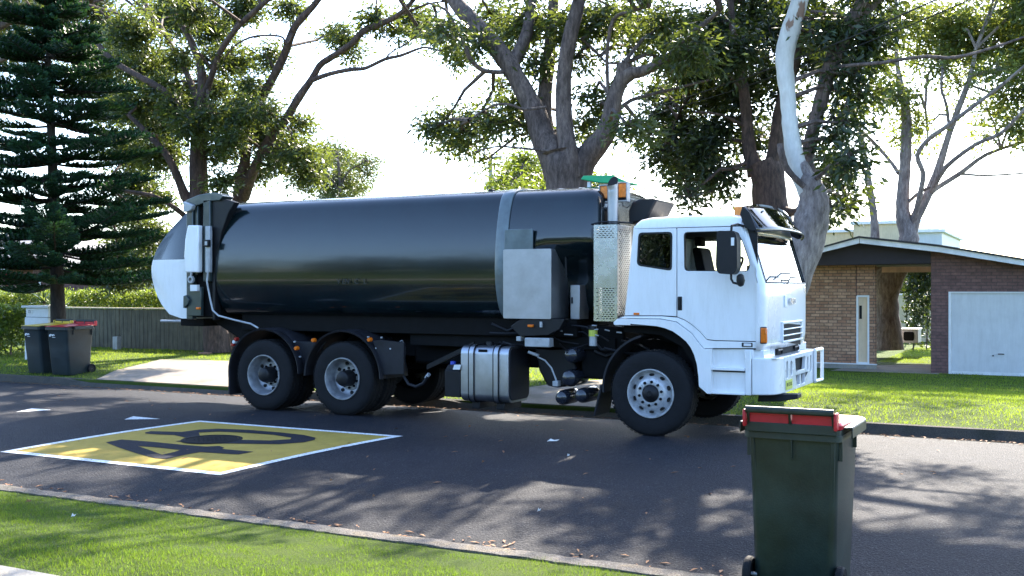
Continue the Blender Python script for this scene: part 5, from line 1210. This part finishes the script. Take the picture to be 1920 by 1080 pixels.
# ---------------------------------------------------------------- norfolk pine on the left verge
def pine():
    rng = np.random.default_rng(21); Y0 = 16.9; bx = at(110, 540, Y0).x; bz = ground_z(bx, Y0)
    root = empty("pine_tree", (bx, Y0, bz), "dark tiered Norfolk Island pine on the far left verge behind the two bins", "tree")
    s = scale_at(110, Y0); tilt = lambda z: (bx-.09*max(0, z-1)*.62, Y0)
    b = MB(); P = [Vector((*tilt(z), z)) for z in np.linspace(bz-.1, 9.2, 24)]
    rough_tube(b, P, [.175-.0175*max(0, i-2)*.42 for i in range(24)], 14, rng, .05); b.build("trunk", M['barkpine'], root, smooth=70)
    heights = [(2.0, 2.9), (2.3, 3.0), (2.65, 2.9), (3.0, 2.7), (3.35, 2.5), (3.8, 2.35), (4.25, 2.2), (4.7, 2.1), (5.12, 2.05), (5.55, 1.9), (5.95, 1.8), (6.33, 1.65), (6.7, 1.45), (7.05, 1.3), (7.4, 1.15), (7.72, 1.0), (8.02, .85), (8.32, .7), (8.6, .5), (8.87, .35)]
    VV = []; bb = MB()
    for wi, (z, L) in enumerate(heights):
        nb = 8 if wi % 2 else 7; a0 = rng.uniform(0, 6.28)
        for k in range(nb):
            a = a0+2*math.pi*k/nb+rng.normal()*.1; Lk = L*rng.uniform(.85, 1.1); d = np.array([math.cos(a), math.sin(a), 0]); sd = np.array([-d[1], d[0], 0])
            o = np.array([*tilt(z), z+rng.normal()*.09]); N = 16; Lk *= rng.choice([.8, 1, 1.08]); pt = rng.normal()*.07
            t = np.linspace(0, 1, N)
            zc = -.10*np.sin(t*2.2)*L*.5+.16*t**2.5*L*.6+pt*t*Lk
            C = o+d*(t[:, None]*Lk)+np.stack([0*t, 0*t, zc], 1)
            bb.tube([tuple(q) for q in C[::3]], [.03-.004*i for i in range(len(C[::3]))], 5, False)
            # ropey branchlets: both sides, swept forward and curving up
            nbl = int(12*Lk)+4
            for j in range(nbl):
                tt = .16+.84*(j+.5)/nbl; c0 = np.array([np.interp(tt, t, C[:, m]) for m in range(3)])
                side = 1 if j % 2 else -1; ln = (.18+.55*math.sin(min(1, tt*1.05)*2.7)**.8*.7)*rng.uniform(.8, 1.15)*(.55+.45*L/3)
                m_ = 52; u = np.sort(rng.uniform(0, 1, m_))
                dirv = side*sd*.8+d*.62; dirv /= np.linalg.norm(dirv)
                pos = c0+dirv*(u[:, None]*ln)+np.array([0, 0, 1])*(u[:, None]**1.8*ln*.24)
                tang = dirv+np.array([0, 0, .5])
                ang = rng.uniform(0, 6.28, m_); up = np.array([0, 0, 1]); w1 = np.cross(tang, up); w1 /= np.linalg.norm(w1); w2 = np.cross(w1, tang); w2 /= np.linalg.norm(w2)
                rad = w1*np.cos(ang)[:, None]+w2*np.sin(ang)[:, None]
                tip = pos+rad*.06+tang*.06/np.linalg.norm(tang)*1.2
                wv = np.cross(rad, tang); wv /= np.linalg.norm(wv, axis=1)[:, None]
                VV.append(np.stack([pos-wv*.006-tang*.01, (pos+tip)/2+wv*.017, tip, (pos+tip)/2-wv*.017], 1).reshape(-1, 3))
    bb.build("boughs", M['barkpine'], root, smooth=70)
    V = np.concatenate(VV); npmesh("crown", V, np.arange(len(V)).reshape(-1, 4), M['pine'], root)
pine()

# ---------------------------------------------------------------- left side: fence, hedges, letterbox, buildings
fx0_, fx1_ = at(100, 0, 22).x, at(470, 0, 22).x; fz = ground_z(-15, 22)
fc = empty("timber_fence", ((fx0_+fx1_)/2, 22, fz), "low brown paling fence with a pale capping rail below the hedge", "fence")
random.seed(3); x = fx0_; k = 0
while x < fx1_:
    wd = .145+.01*random.random()
    MB().box(x, x+wd, 22+.006*random.random(), 22.03, fz-.05, fz+1.10+.012*random.random()).build("paling", M['timber'], fc, bevel=.003); x += wd+.008+.004*random.random(); k += 1
MB().box(fx0_, fx1_, 21.95, 22.09, fz+1.125, fz+1.16).build("capping_rail", M['cream'], fc, bevel=.005)
for zz in (.3, .85): MB().box(fx0_, fx1_, 22.035, 22.08, fz+zz, fz+zz+.08).build("rail", M['timber'], fc)
def hedge(name, x0, x1, y0, y1, z0, z1, label, seed, dens=1.0, leaf=.075, group=None, m='hedge', cat="hedge"):
    rng = np.random.default_rng(seed); A = 2*(x1-x0)*(z1-z0)+(x1-x0)*(y1-y0)*2.2; n_ = int(A*170*dens)
    P = np.stack([rng.uniform(x0, x1, n_), y0+(y1-y0)*rng.beta(.7, 1.2, n_), z0+(z1-z0)*rng.beta(1.5, .62, n_)], 1)
    P += rng.normal(size=P.shape)*.04; P[:, 2] += .06*np.sin(P[:, 0]*2.3+1)*(P[:, 2] > z0+.5*(z1-z0))
    c = np.repeat(P, 5, axis=0); N = len(c); c = c+rng.normal(size=(N, 3))*.05
    ax = rng.normal(size=(N, 3)); ax[:, 2] += .7; ax /= np.linalg.norm(ax, axis=1)[:, None]; sd = np.cross(ax, rng.normal(size=(N, 3))); sd /= np.linalg.norm(sd, axis=1)[:, None]
    s = leaf*rng.uniform(.6, 1.3, N)[:, None]
    V = np.stack([c, c+ax*s*.5+sd*s*.28, c+ax*s, c+ax*s*.5-sd*s*.28], 1).reshape(-1, 3)
    root = empty(name, ((x0+x1)/2, (y0+y1)/2, z0), label, cat, group)
    npmesh("foliage", V, np.arange(len(V)).reshape(-1, 4), M[m], root)
    b = MB(); x = x0+.2
    while x < x1-.1:
        b.tube([(x, (y0+y1)/2, z0-.05), (x+.05, (y0+y1)/2+.05, z0+(z1-z0)*.5), (x-.04, (y0+y1)/2, z0+(z1-z0)*.85)], [.03, .022, .01], 5); x += .45
    b.build("stems", M['bark'], root); return root
hedge("hedge", at(-60, 0, 24.2).x, at(520, 0, 24.2).x, 23.6, 24.9, .05, 1.62, "long clipped hedge with sunlit top running behind the paling fence", 31, 1.0)
hedge("shrub", at(-70, 0, 18.4).x, at(52, 0, 18.4).x, 17.7, 18.9, .08, 1.22, "bright green bushy shrub at the left edge beside the white letterbox", 32, 1.0, .09, cat="shrub")
# masonry letterbox
lx0, lx1 = at(53, 0, 17.4).x, at(97, 0, 17.4).x; lz = ground_z(lx0, 17.4); lt = at(75, 573, 17.4).z
lb = empty("letterbox", ((lx0+lx1)/2, 17.5, lz), "white rendered letterbox pillar with a flat cap behind the wheelie bins", "letterbox")
MB().box(lx0, lx1, 17.3, 17.75, lz, lt-.28).build("pillar", M['letter'], lb, bevel=.01)
MB().box(lx0+.02, lx1-.02, 17.32, 17.73, lt-.27, lt-.05).build("box", M['letter'], lb, bevel=.008)
MB().box(lx0+.02, lx1-.02, 17.34, 17.71, lt-.281, lt-.269).build("joint", M['dark'], lb)
MB().box(lx0-.05, lx1+.06, 17.24, 17.8, lt-.05, lt).build("cap", M['letter'], lb, bevel=.006)
MB().box(lx0+.06, lx0+.26, 17.31, 17.322, lt-.2, lt-.1).build("number_tile", M['reflector'], lb)
text("number", "72", .09, M['ink'], lb, facing(lx0+.16, 17.305, lt-.15), .001)
# yucca
rng = np.random.default_rng(9); yx = at(95, 0, 18.6).x; yr = empty("yucca_plant", (yx, 18.6, .08), "spiky pale green yucca standing between the letterbox and the pine trunk", "plant")
b = MB()
for cx_, cz_ in ((yx-.25, 1.45), (yx+.15, 1.25), (yx+.42, 1.3)):
    for k in range(42):
        a = rng.uniform(0, 6.28); e = rng.uniform(-.1, 1.3); L = rng.uniform(.35, .55); d = Vector((math.cos(a)*math.cos(e), math.sin(a)*math.cos(e), math.sin(e))); sd = Vector((-math.sin(a), math.cos(a), 0))*.02
        o_ = Vector((cx_, 18.6, cz_)); m_ = o_+d*L*.55; t_ = o_+d*L+Vector((0, 0, -.12*L)); b.add([o_-sd*.6, o_+sd*.6, m_+sd, t_, m_-sd], [(0, 1, 2, 4), (4, 2, 3)])
b.build("leaves", M['yucca'], yr, smooth=0)
b = MB()
for cx_, cz_ in ((yx-.25, 1.45), (yx+.15, 1.25), (yx+.42, 1.3)): b.tube([(yx, 18.6, 0), (cx_, 18.6, cz_)], [.05, .035], 7)
b.build("stem", M['bark'], yr)
# long cream building behind the hedge
sx0, sx1 = at(40, 0, 36).x, at(620, 0, 36).x
shed = empty("cream_building", ((sx0+sx1)/2, 38, 0), "long low cream ribbed building beyond the hedge on the left", "building")
b = MB(); x = sx0; 
b.box(sx0, sx1, 36, 42, 0, 3.0); b.build("wall", M['cream'], shed)
b = MB()
while x < sx1: b.box(x, x+.05, 35.97, 35.999, .1, 2.95); x += .28
b.build("wall_rib", M['cream'], shed)
b = MB().prism([(35.3, 2.98), (35.3, 3.1), (39, 4.1), (43, 3.1), (43, 2.98), (39, 3.95)], (), sx0-.3, sx1+.3, 'X'); b.build("roof", M['tilegrey'], shed)
for q0, q1 in ((46, 54), (70, 86)):
    a, c = at(q0, 0, 36).x, at(q1, 0, 36).x
    wn = MB().box(a, c, 35.94, 35.98, at(q0, 556, 36).z, at(q0, 541, 36).z).build("window", M['dark'], shed)
    MB().prism([(a-.06, at(q0, 556, 36).z-.06), (c+.06, at(q0, 556, 36).z-.06), (c+.06, at(q0, 541, 36).z+.06), (a-.06, at(q0, 541, 36).z+.06)], [[(a, at(q0, 556, 36).z), (a, at(q0, 541, 36).z), (c, at(q0, 541, 36).z), (c, at(q0, 556, 36).z)]], 35.92, 35.965).build("frame", M['gable'], wn)
dpx = at(288, 0, 36).x
MB().tube([(dpx, 35.9, 0), (dpx, 35.9, 3.0)], .05, 10).build("downpipe", M['reflector'], shed)
# darker house further left
hx0, hx1 = at(-260, 0, 31).x, at(62, 0, 31).x
hs = empty("brown_house", ((hx0+hx1)/2, 33, 0), "dark walled house with a grey hipped roof showing through the pine at far left", "house")
MB().box(hx0, hx1, 31, 39, 0, 2.75).build("wall", M['brickR'], hs)
zt = 2.75
b = MB().add([(hx0-.5, 30.5, zt), (hx1+.5, 30.5, zt), (hx1+.5, 39.5, zt), (hx0-.5, 39.5, zt), (hx0+3, 35, 4.4), (hx1-3, 35, 4.4)], [(0, 1, 5, 4), (1, 2, 5), (2, 3, 4, 5), (3, 0, 4), (0, 3, 2, 1)])
b.build("roof", M['tilegrey'], hs, smooth=0)
MB().box(hx0-.5, hx1+.5, 30.42, 30.495, zt-.16, zt+.02).build("gutter", M['letter'], hs)
rx = at(12, 0, 30.9).x
MB().box(rx-.05, rx+.05, 30.9, 30.99, 0, 2.6).build("post", M['redpaint'], hs)
wn = MB().box(rx+.8, rx+2.0, 30.95, 30.99, 1.0, 2.1).build("window", M['dark'], hs)
MB().prism([(rx+.74, .94), (rx+2.06, .94), (rx+2.06, 2.16), (rx+.74, 2.16)], [[(rx+.8, 1.0), (rx+.8, 2.1), (rx+2.0, 2.1), (rx+2.0, 1.0)]], 30.93, 30.985).build("frame", M['letter'], wn)
# small grey bollard stub and slab in front of the fence
p = at(218, 655, 21.4)
tag(MB().box(p.x-.09, p.x+.09, 21.35, 21.5, ground_z(p.x, 21.4)-.02, ground_z(p.x, 21.4)+.36).build("service_box", M['galv'], None, origin=(p.x, 21.4, ground_z(p.x, 21.4)), bevel=.01), "small grey upright box standing against the paling fence", "service box")
p = at(385, 652, 21.0)
tag(MB().box(p.x-.16, p.x+.16, 20.9, 21.1, .06, .13).build("brick", M['brickL'], None, origin=(p.x, 21, .07), bevel=.008), "lone pale brick lying on the grass left of the rear wheels", "brick")

# ---------------------------------------------------------------- right side: brick house with carport
HY = 29.7; hb = -.46
house = empty("brick_house", (at(1700, 0, HY).x, HY, hb), "low brick house with a flaking white bargeboard, open breezeway and white garage door", "house")
X_ = lambda px, Y=HY: at(px, 0, Y).x
Z_ = lambda py, px=1700, Y=HY: at(px, py, Y).z
XR = 9.5
def H(b, nm, m, par=None, **k): return b.build(nm, m, par or house, **k)
# garage wing wall
gx0, gx1 = X_(1778.5), X_(1778.5)+4.9; gz1 = Z_(547, 1850)
rl = pts(HY, (1745.5, 466), (1920, 492.5)); slope = (rl[1][1]-rl[0][1])/(rl[1][0]-rl[0][0])
topz = lambda x: rl[0][1]+slope*(x-rl[0][0])-.02
H(MB().prism([(X_(1745.5), hb-.2), (gx0, hb-.2), (gx0, gz1), (gx1, gz1), (gx1, hb-.2), (XR, hb-.2), (XR, topz(XR)), (X_(1745.5), topz(X_(1745.5)))], (), HY, HY+.11), "garage_wall", M['brickR'])
H(MB().box(X_(1745.5), X_(1745.5)+.11, HY+.112, HY+7, hb-.2, 2.2), "return_wall", M['brickR'])
gd = H(MB().box(gx0+.07, gx1-.05, HY+.03, HY+.07, hb+.05, gz1-.03), "garage_door", M['whitewall'])
H(MB().prism([(gx0, hb), (gx0+.065, hb), (gx0+.065, gz1-.03), (gx1-.06, gz1-.03), (gx1-.06, hb), (gx1, hb), (gx1, gz1), (gx0, gz1)], (), HY-.012, HY+.08), "frame", M['letter'], gd)
H(MB().box(gx0+.07, gx1-.06, HY+.02, HY+.028, hb+.02, hb+.12), "bottom_rail", M['fascia'], gd)
p = at(1877, 664, HY); H(MB().tube([(p.x-.07, HY+.0, p.z), (p.x, HY-.03, p.z+.005), (p.x+.07, HY+.0, p.z)], .012, 6), "handle", M['black'], gd)
p = at(1862, 667, HY); H(MB().lathe([(.001, -.02), (.02, -.02), (.02, .03)], (p.x, HY+.02, p.z), 'Y', 10), "lock", M['black'], gd)
# gable boarding and bargeboards
g0 = pts(HY, (1440, 499), (1745, 493.5), (1745, 466), (1611, 453), (1440, 480))
H(MB().prism(g0, (), HY-.02, HY+.06), "gable_board", M['gable'])
bl = pts(HY-.5, (1440, 484.5), (1536, 466.5), (1611, 446), (1611, 456), (1536, 474.5), (1440, 494))
br_ = pts(HY-.5, (1612, 446), (1760, 462.5), (1920, 488), (2050, 506), (2050, 517), (1920, 498), (1760, 472.5), (1612, 456))
H(MB().prism(bl, (), HY-.5, HY-.46), "bargeboard", M['fascia']); H(MB().prism(br_, (), HY-.5, HY-.46), "bargeboard", M['fascia'])
rl_ = pts(HY-.5, (1440, 481.5), (1536, 463.5), (1611, 442.5), (1611, 446), (1536, 466), (1440, 484))
rr_ = pts(HY-.5, (1611, 442.5), (1760, 458.5), (1920, 484.5), (2050, 502.5), (2050, 506), (1920, 488), (1760, 462), (1611, 446))
H(MB().prism(rl_, (), HY-.54, HY+8), "roof", M['roofing']); H(MB().prism(rr_, (), HY-.54, HY+8), "roof", M['roofing'])
# left block with narrow door
LY = 30.4
dx0, dx1 = X_(1607, LY), X_(1628.5, LY); dz0, dz1 = Z_(682, 1617, LY), Z_(555, 1617, LY)
lx1_ = X_(1640.5, LY)
H(MB().prism([(X_(1400, LY), hb-.2), (lx1_, hb-.2), (lx1_, 2.45), (X_(1400, LY), 2.45)], [[(dx0, dz0), (dx0, dz1), (dx1, dz1), (dx1, dz0)]], LY, LY+.11), "front_wall", M['brickL'])
H(MB().box(lx1_-.11, lx1_, LY+.112, LY+.3, hb-.2, 2.45), "return_wall", M['brickL'])
H(MB().box(X_(1400, LY), lx1_+.05, LY-.06, LY-.002, hb-.2, Z_(683, 1600, LY)), "plinth", M['path'], bevel=.006)
H(MB().box(X_(1400, LY), lx1_+.06, LY-.07, LY-.001, Z_(683, 1600, LY)+.002, Z_(681, 1600, LY)), "sill_course", M['letter'])
nd = H(MB().box(dx0+.03, dx1-.03, LY+.05, LY+.09, dz0+.02, dz1-.03), "door", M['doorpaint'])
H(MB().prism([(dx0-.02, dz0-.0), (dx1+.02, dz0-.0), (dx1+.02, dz1+.02), (dx0-.02, dz1+.02)], [[(dx0+.03, dz0+.04), (dx0+.03, dz1-.03), (dx1-.03, dz1-.03), (dx1-.03, dz0+.04)]], LY-.012, LY+.05), "frame", M['letter'], nd)
H(MB().box(dx0+.05, dx0+.12, LY+.045, LY+.049, Z_(598, 1612, LY), Z_(573, 1612, LY)), "glass_slot", M['dark'], nd)
H(MB().tube([(X_(1606, LY), LY-.02, dz1), (X_(1606, LY), LY-.02, 2.4)], .012, 6), "conduit", M['brickR'])
H(MB().box(lx1_-.2, X_(1745.5)+.3, HY+3.3, HY+3.45, Z_(510.5, 1700, HY+3.3), Z_(497, 1700, HY+3.3)), "beam", M['beam'])
H(MB().box(X_(1500), X_(1745), HY+.1, HY+3.2, 2.42, 2.45), "soffit", M['gable'])
# two storey pale building behind
def bld(name, Y, q0, q1, yt, label, depth=8, m='cream', z0=-.5, yt2=None):
    x0, x1 = X_(q0, Y), X_(q1, Y); zt = Z_(yt, (q0+q1)/2, Y)
    r = empty(name, ((x0+x1)/2, Y+depth/2, z0), label, "building")
    MB().box(x0, x1, Y, Y+depth, z0, zt).build("wall", M[m], r)
    MB().box(x0-.15, x1+.15, Y-.15, Y+depth+.15, zt+.002, zt+.16).build("roof_edge", M['letter'], r, bevel=.01)
    wn = MB().box(x0+1.2, x0+2.6, Y-.02, Y-.002, zt-3.2, zt-2.2).build("window", M['dark'], r)
    MB().prism([(x0+1.1, zt-3.3), (x0+2.7, zt-3.3), (x0+2.7, zt-2.1), (x0+1.1, zt-2.1)], [[(x0+1.2, zt-3.2), (x0+1.2, zt-2.2), (x0+2.6, zt-2.2), (x0+2.6, zt-3.2)]], Y-.05, Y-.021).build("frame", M['letter'], wn)
    return r
bld("cream_building", 56, 1600, 1722, 420, "tall cream flat topped building rising behind the brick house roof")
bld("cream_building", 54, 1722, 1766, 436, "lower pale wing at the right end of the tall cream building", 10, 'whitewall')
bld("cream_building", 58, 1470, 1598, 437, "lower cream wing at the left end of the tall cream building")
# air conditioning unit and backyard
p = at(1708, 643, 36.5); ac = empty("air_conditioner", (p.x, 36.8, p.z), "grey box shaped air conditioner on the lawn beside the pale gum trunk", "air conditioner")
w0, w1 = X_(1690, 36.5), X_(1722, 36.5); a0z, a1z = Z_(643, 1700, 36.5), Z_(616, 1700, 36.5)
MB().box(w0, w1, 36.4, 37.3, a0z, a1z-.04).build("casing", M['galv'], ac, bevel=.02)
MB().box(w0-.03, w1+.03, 36.37, 37.33, a1z-.038, a1z).build("lid", M['letter'], ac, bevel=.01)
MB().prism(rrect(w0+.08, w1-.12, a0z+.08, a1z-.1, .05), (), 36.385, 36.398).build("fan_grille", M['chassis'], ac)
g_ = lambda x0, x1, y0, y1, z1, lab, sd, m='hedge', **k: hedge("shrub", x0, x1, y0, y1, -.45, z1, lab, sd, cat="shrub", m=m, **k)
g_(X_(1700, 41), X_(1760, 41), 40.4, 42, 2.6, "tall leafy shrub seen through the breezeway at its right side", 51, 'leafB', dens=.5, leaf=.14)
g_(X_(1630, 43), X_(1662, 43), 42.4, 44, 3.0, "leafy shrub seen through the breezeway left of the pale gum trunk", 52, 'hedge', dens=.5, leaf=.14)
g_(X_(1655, 52), X_(1800, 52), 51.4, 52.8, 3.2, "bright shrub row far behind the breezeway", 53, 'hedge', dens=.45, leaf=.16)
bw_ = empty("garden_wall", (X_(1700, 47), 47, -.45), "pale rear garden wall glimpsed through the breezeway", "wall")
MB().box(X_(1560, 47), X_(1900, 47), 47, 47.2, -.5, 1.5).build("panel", M['cream'], bw_)
MB().box(X_(1560, 47), X_(1900, 47), 46.97, 47.23, 1.502, 1.56).build("coping", M['letter'], bw_)
b = MB().box(X_(1699, 46), X_(1701, 46), 46, 46.06, -.5, 2.6); tag(b.build("garden_post", M['wire'], None, origin=(X_(1700, 46), 46, -.5)), "thin dark post beyond the air conditioner", "post")

# ---------------------------------------------------------------- power pole and wires
PY_ = 27.0; p = at(920, 286, PY_)
pole = empty("power_pole", (p.x, PY_, 0), "slim grey power pole rising behind the middle of the truck roof", "power pole")
MB().tube([(p.x, PY_, -.2), (p.x, PY_, p.z)], [.10, .055], 12).build("shaft", M['polegrey'], pole)
for dz_, r_ in ((-.35, .075), (-.7, .08)): MB().lathe([(.055, -.03), (r_, -.03), (r_, .03), (.055, .03)], (p.x, PY_, p.z+dz_), 'Z', 12).build("collar", M['galv'], pole)
MB().box(p.x-.35, p.x+.35, PY_-.05, PY_+.05, p.z-.2, p.z-.12).build("crossarm", M['polegrey'], pole, bevel=.01)
def wire(pp, label, r=.012):
    P = [at(x, y, Y) for x, y, Y in pp]; b = MB().tube(P, r, 5)
    return tag(b.build("power_line", M['wire'], None, origin=P[0]), label, "power line", "overhead wires from the pole")
wire([(922, 292, 26.95), (1006, 267, 25.4), (1113, 237, 23.6), (1217, 205, 21.8), (1380, 152, 19.4), (1540, 93, 17.2), (1624, 58, 16.2), (1753, 0, 14.8), (1960, -100, 12.8)], "upper black overhead wire crossing in front of the gums to the top right")
wire([(922, 298, 26.95), (1006, 276, 25.5), (1113, 248, 23.8), (1217, 218, 22.1), (1380, 168, 19.8), (1540, 113, 17.7), (1700, 50, 16), (1960, -60, 13.5)], "lower black overhead wire running just beneath the upper one", .009)

# ---------------------------------------------------------------- grass and small litter
def blades(name, regions, n_per, h, wd, m, label, seed, test=None):
    rng = np.random.default_rng(seed); Vs = []
    for x0, x1, y0, y1 in regions:
        n_ = int((x1-x0)*(y1-y0)*n_per); x = rng.uniform(x0, x1, n_); y = rng.uniform(y0, y1, n_)
        if test is not None:
            k = test(x, y, rng); x, y = x[k], y[k]
        z = np.array([ground_z(a, c) for a, c in zip(x, y)]); n_ = len(x)
        nz = .75+.3*np.sin(x*2.1+np.sin(y*3))*np.sin(y*2.7+x)+.25*np.sin(x*9+y*5)*np.sin(y*11-x*4)
        hh = h*np.clip(nz, .35, 1.5)*rng.uniform(.6, 1.3, n_); a = rng.uniform(0, 6.28, n_); ln = rng.uniform(.1, .8, n_); a2 = rng.uniform(0, 6.28, n_)
        p = np.stack([x, y, z-.004], 1); s = np.stack([np.cos(a), np.sin(a), 0*a], 1)*wd*rng.uniform(.7, 1.3, n_)[:, None]/2
        t = p+np.stack([np.cos(a2)*ln*hh, np.sin(a2)*ln*hh, hh], 1)
        Vs.append(np.stack([p-s, p+s, t], 1).reshape(-1, 3))
    V = np.concatenate(Vs); o = npmesh(name, V, np.arange(len(V)).reshape(-1, 3), m)
    return tag(o, label, "grass", kind='stuff')
edge_ = lambda x: NY-.12+.025*np.sin(x*3.1)+.025*np.sin(x*8.7+1)+.015*np.sin(x*23)
blades("grass", [(-11, -1, 4.38, NY+.06)], 4600, .03, .0045, M['grass'], "mown green verge grass in the foreground", 61,
       lambda x, y, r: (y < edge_(x)+r.normal(size=len(x))*.02) & (y > 4.46+.03*np.sin(x*7)+r.normal(size=len(x))*.015))
inQ = lambda x, y: (x < -12.8-(y-KY)*.65+.12*np.sin(y*5)) & (x > -16.85-(y-KY)*.58+.12*np.sin(y*4)) & (y < 19.0-.24*(x+17)+.15*np.sin(x*4))
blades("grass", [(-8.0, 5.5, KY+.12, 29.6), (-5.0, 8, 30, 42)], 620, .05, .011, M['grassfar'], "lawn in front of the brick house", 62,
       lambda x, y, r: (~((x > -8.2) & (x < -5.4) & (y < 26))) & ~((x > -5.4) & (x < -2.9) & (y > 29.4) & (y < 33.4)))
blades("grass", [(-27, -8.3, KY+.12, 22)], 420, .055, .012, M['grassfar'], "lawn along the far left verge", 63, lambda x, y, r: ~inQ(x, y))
tu = np.random.default_rng(8); b = MB()
for k in range(60):
    x = -5.3+tu.normal()*.16; y = KY-.08+tu.normal()*.03; b.add([(x-.004, y, road_z(KY)), (x+.004, y, road_z(KY)), (x+tu.normal()*.03, y-.02, road_z(KY)+.08*tu.random()+.02)], [(0, 1, 2)])
tag(b.build("weed_tuft", M['grass'], None, origin=(-5.3, KY-.08, road_z(KY)), smooth=0), "small green weed growing in the gutter under the truck", "weed")
def litter(px, py, s, m, label, name, onr=True):
    if onr: x, y = onroad(px, py); z = road_z(y)+.01
    else:
        Z = 1.85*FOC/(py-540); X = (px-960)/FOC*Z; x, y = X*CT-Z*ST, X*ST+Z*CT; z = ground_z(x, y)+.03
    b = MB().add([(x-s, y, z), (x-s*.3, y-s*.35, z+.01), (x+s, y+s*.2, z+.012), (x+s*1.5, y+s*.5, z+.03), (x+s*.4, y+s*.35, z+.02), (x-s*.2, y+.1*s, z+.035)], [(0, 1, 5), (1, 2, 5), (5, 2, 4), (2, 3, 4), (0, 5, 4)])
    return tag(b.build(name, m, None, origin=(x, y, z), smooth=0), label, "litter")
litter(1034, 830, .06, M['dead'], "crumpled white scrap lying on the road in front of the truck", "paper_scrap")
litter(136, 981, .02, M['dead'], "tiny white scrap on the foreground grass", "paper_scrap", False)
litter(52, 945, .025, M['brown'], "small brown leaf on the foreground grass at left", "fallen_leaf", False)
rl_ = np.random.default_rng(44)
for (px, py) in ((700, 935), (620, 905), (880, 803), (1065, 858), (1290, 823), (1010, 962), (300, 925), (905, 870)):
    litter(px, py, .012, M['brown'] if rl_.random() < .6 else M['dead'], "small dry leaf lying on the asphalt", "fallen_leaf")["group"] = "dry leaves on the road"

# ---------------------------------------------------------------- the other side of the street, behind the viewer (seen in reflections)
def round_tree(x, y, h, r, seed, label):
    rng = np.random.default_rng(seed); root = empty("street_tree", (x, y, .05), label, "tree", "trees behind the viewer")
    b = MB(); rough_tube(b, [Vector((x, y, 0)), Vector((x+.1, y, h*.35)), Vector((x-.1, y+.1, h*.7))], [.25, .2, .1], 10, rng); b.build("trunk", M['bark'], root)
    VV = []
    for k in range(12):
        d = rng.normal(size=3); d /= np.linalg.norm(d); c = np.array([x, y, h*.62])+d*np.array([r*.6, r*.6, h*.25]); V, _ = leaf_cloud(c, (r*.5, r*.5, h*.18), 70, 22, .24, rng, .35); VV.append(V)
    V = np.concatenate(VV); npmesh("crown", V, np.arange(len(V)).reshape(-1, 4), M['leafB'], root)
round_tree(-13, -13, 6.4, 2.8, 91, "rounded dark tree across the street, left of the rear house")
round_tree(-6.0, -17, 7.6, 3.4, 92, "larger rounded tree in the middle behind the viewer")
round_tree(4.5, -14, 5.2, 2.6, 93, "rounded dark tree at the right behind the viewer")
round_tree(-24, -16, 7, 3.2, 94, "rounded tree at far left behind the viewer")
for k, (x, y, h, r) in enumerate(((-18.5, -15, 7.2, 3.2), (-9.5, -14.5, 6.2, 3.0), (0, -16, 7.4, 3.3), (9, -17, 7, 3.2), (-30, -18, 8, 3.6), (15, -14, 7, 3))):
    round_tree(x, y, h, r, 101+k, "leafy garden tree standing in the row across the street behind the viewer")
hedge("hedge", -26, 9, -9.2, -8.2, .05, 1.5, "long front hedge across the street behind the viewer", 95, .5, .12)
bh = empty("weatherboard_house", (-13, -24, 0), "single storey house with a hipped roof behind the viewer", "house")
MB().box(-22, -6, -30, -22, 0, 2.9).build("wall", M['timber'], bh)
MB().add([(-22.6, -30.6, 2.9), (-5.4, -30.6, 2.9), (-5.4, -21.4, 2.9), (-22.6, -21.4, 2.9), (-18, -26, 5.0), (-10, -26, 5.0)], [(0, 1, 5, 4), (1, 2, 5), (2, 3, 4, 5), (3, 0, 4), (0, 3, 2, 1)]).build("roof", M['tilegrey'], bh, smooth=0)
for x in (-19, -14, -9.5):
    wn = MB().box(x, x+1.5, -21.99, -21.95, 1.0, 2.2).build("window", M['dark'], bh)
    MB().prism([(x-.07, .93), (x+1.57, .93), (x+1.57, 2.27), (x-.07, 2.27)], [[(x, 1), (x, 2.2), (x+1.5, 2.2), (x+1.5, 1)]], -21.97, -21.93).build("frame", M['letter'], wn)

rng = np.random.default_rng(77); VV = []  # unseen trees added to block bright horizon sky in the truck's reflections
for k in range(90):
    x = -150+k*3.0+rng.normal(); y = -46+rng.normal()*3; h = rng.uniform(9, 14.5)
    V, _ = leaf_cloud((x, y, h*.5), (3.0, 2.2, h*.5), 60, 9, .9, rng, .8); VV.append(V)
V = np.concatenate(VV); tag(npmesh("horizon_mask_trees", V, np.arange(len(V)).reshape(-1, 4), M['leafB']), "unseen belt of trees added behind the viewer to mask the horizon in reflections", "trees", kind='stuff')

rng = np.random.default_rng(88); VV = []
for n_, yc, sp in ((900, KY-.14, .07), (260, KY-.45, .25), (420, NY+.07, .06), (160, 10.5, 2.2)):
    x = rng.uniform(-26, 7, n_)+rng.normal(size=n_)*.3; y = yc+rng.normal(size=n_)*sp; y = np.clip(y, NY+.02, KY-.05); z = np.array([road_z(q) for q in y])+.006
    a = rng.uniform(0, 6.28, n_); L = rng.uniform(.015, .05, n_); d = np.stack([np.cos(a)*L, np.sin(a)*L, rng.uniform(-.1, .25, n_)*L], 1); w_ = np.stack([-np.sin(a), np.cos(a), 0*a], 1)*(L*.3)[:, None]
    p = np.stack([x, y, z], 1); up = np.array([0, 0, .006]); VV.append(np.stack([p-d, p+w_+up, p+d, p-w_+up], 1).reshape(-1, 3))
V = np.concatenate(VV); tag(npmesh("leaf_litter", V, np.arange(len(V)).reshape(-1, 4), M['brown']), "scattered dry leaf litter in the gutters and on the road", "leaf litter", kind='stuff')
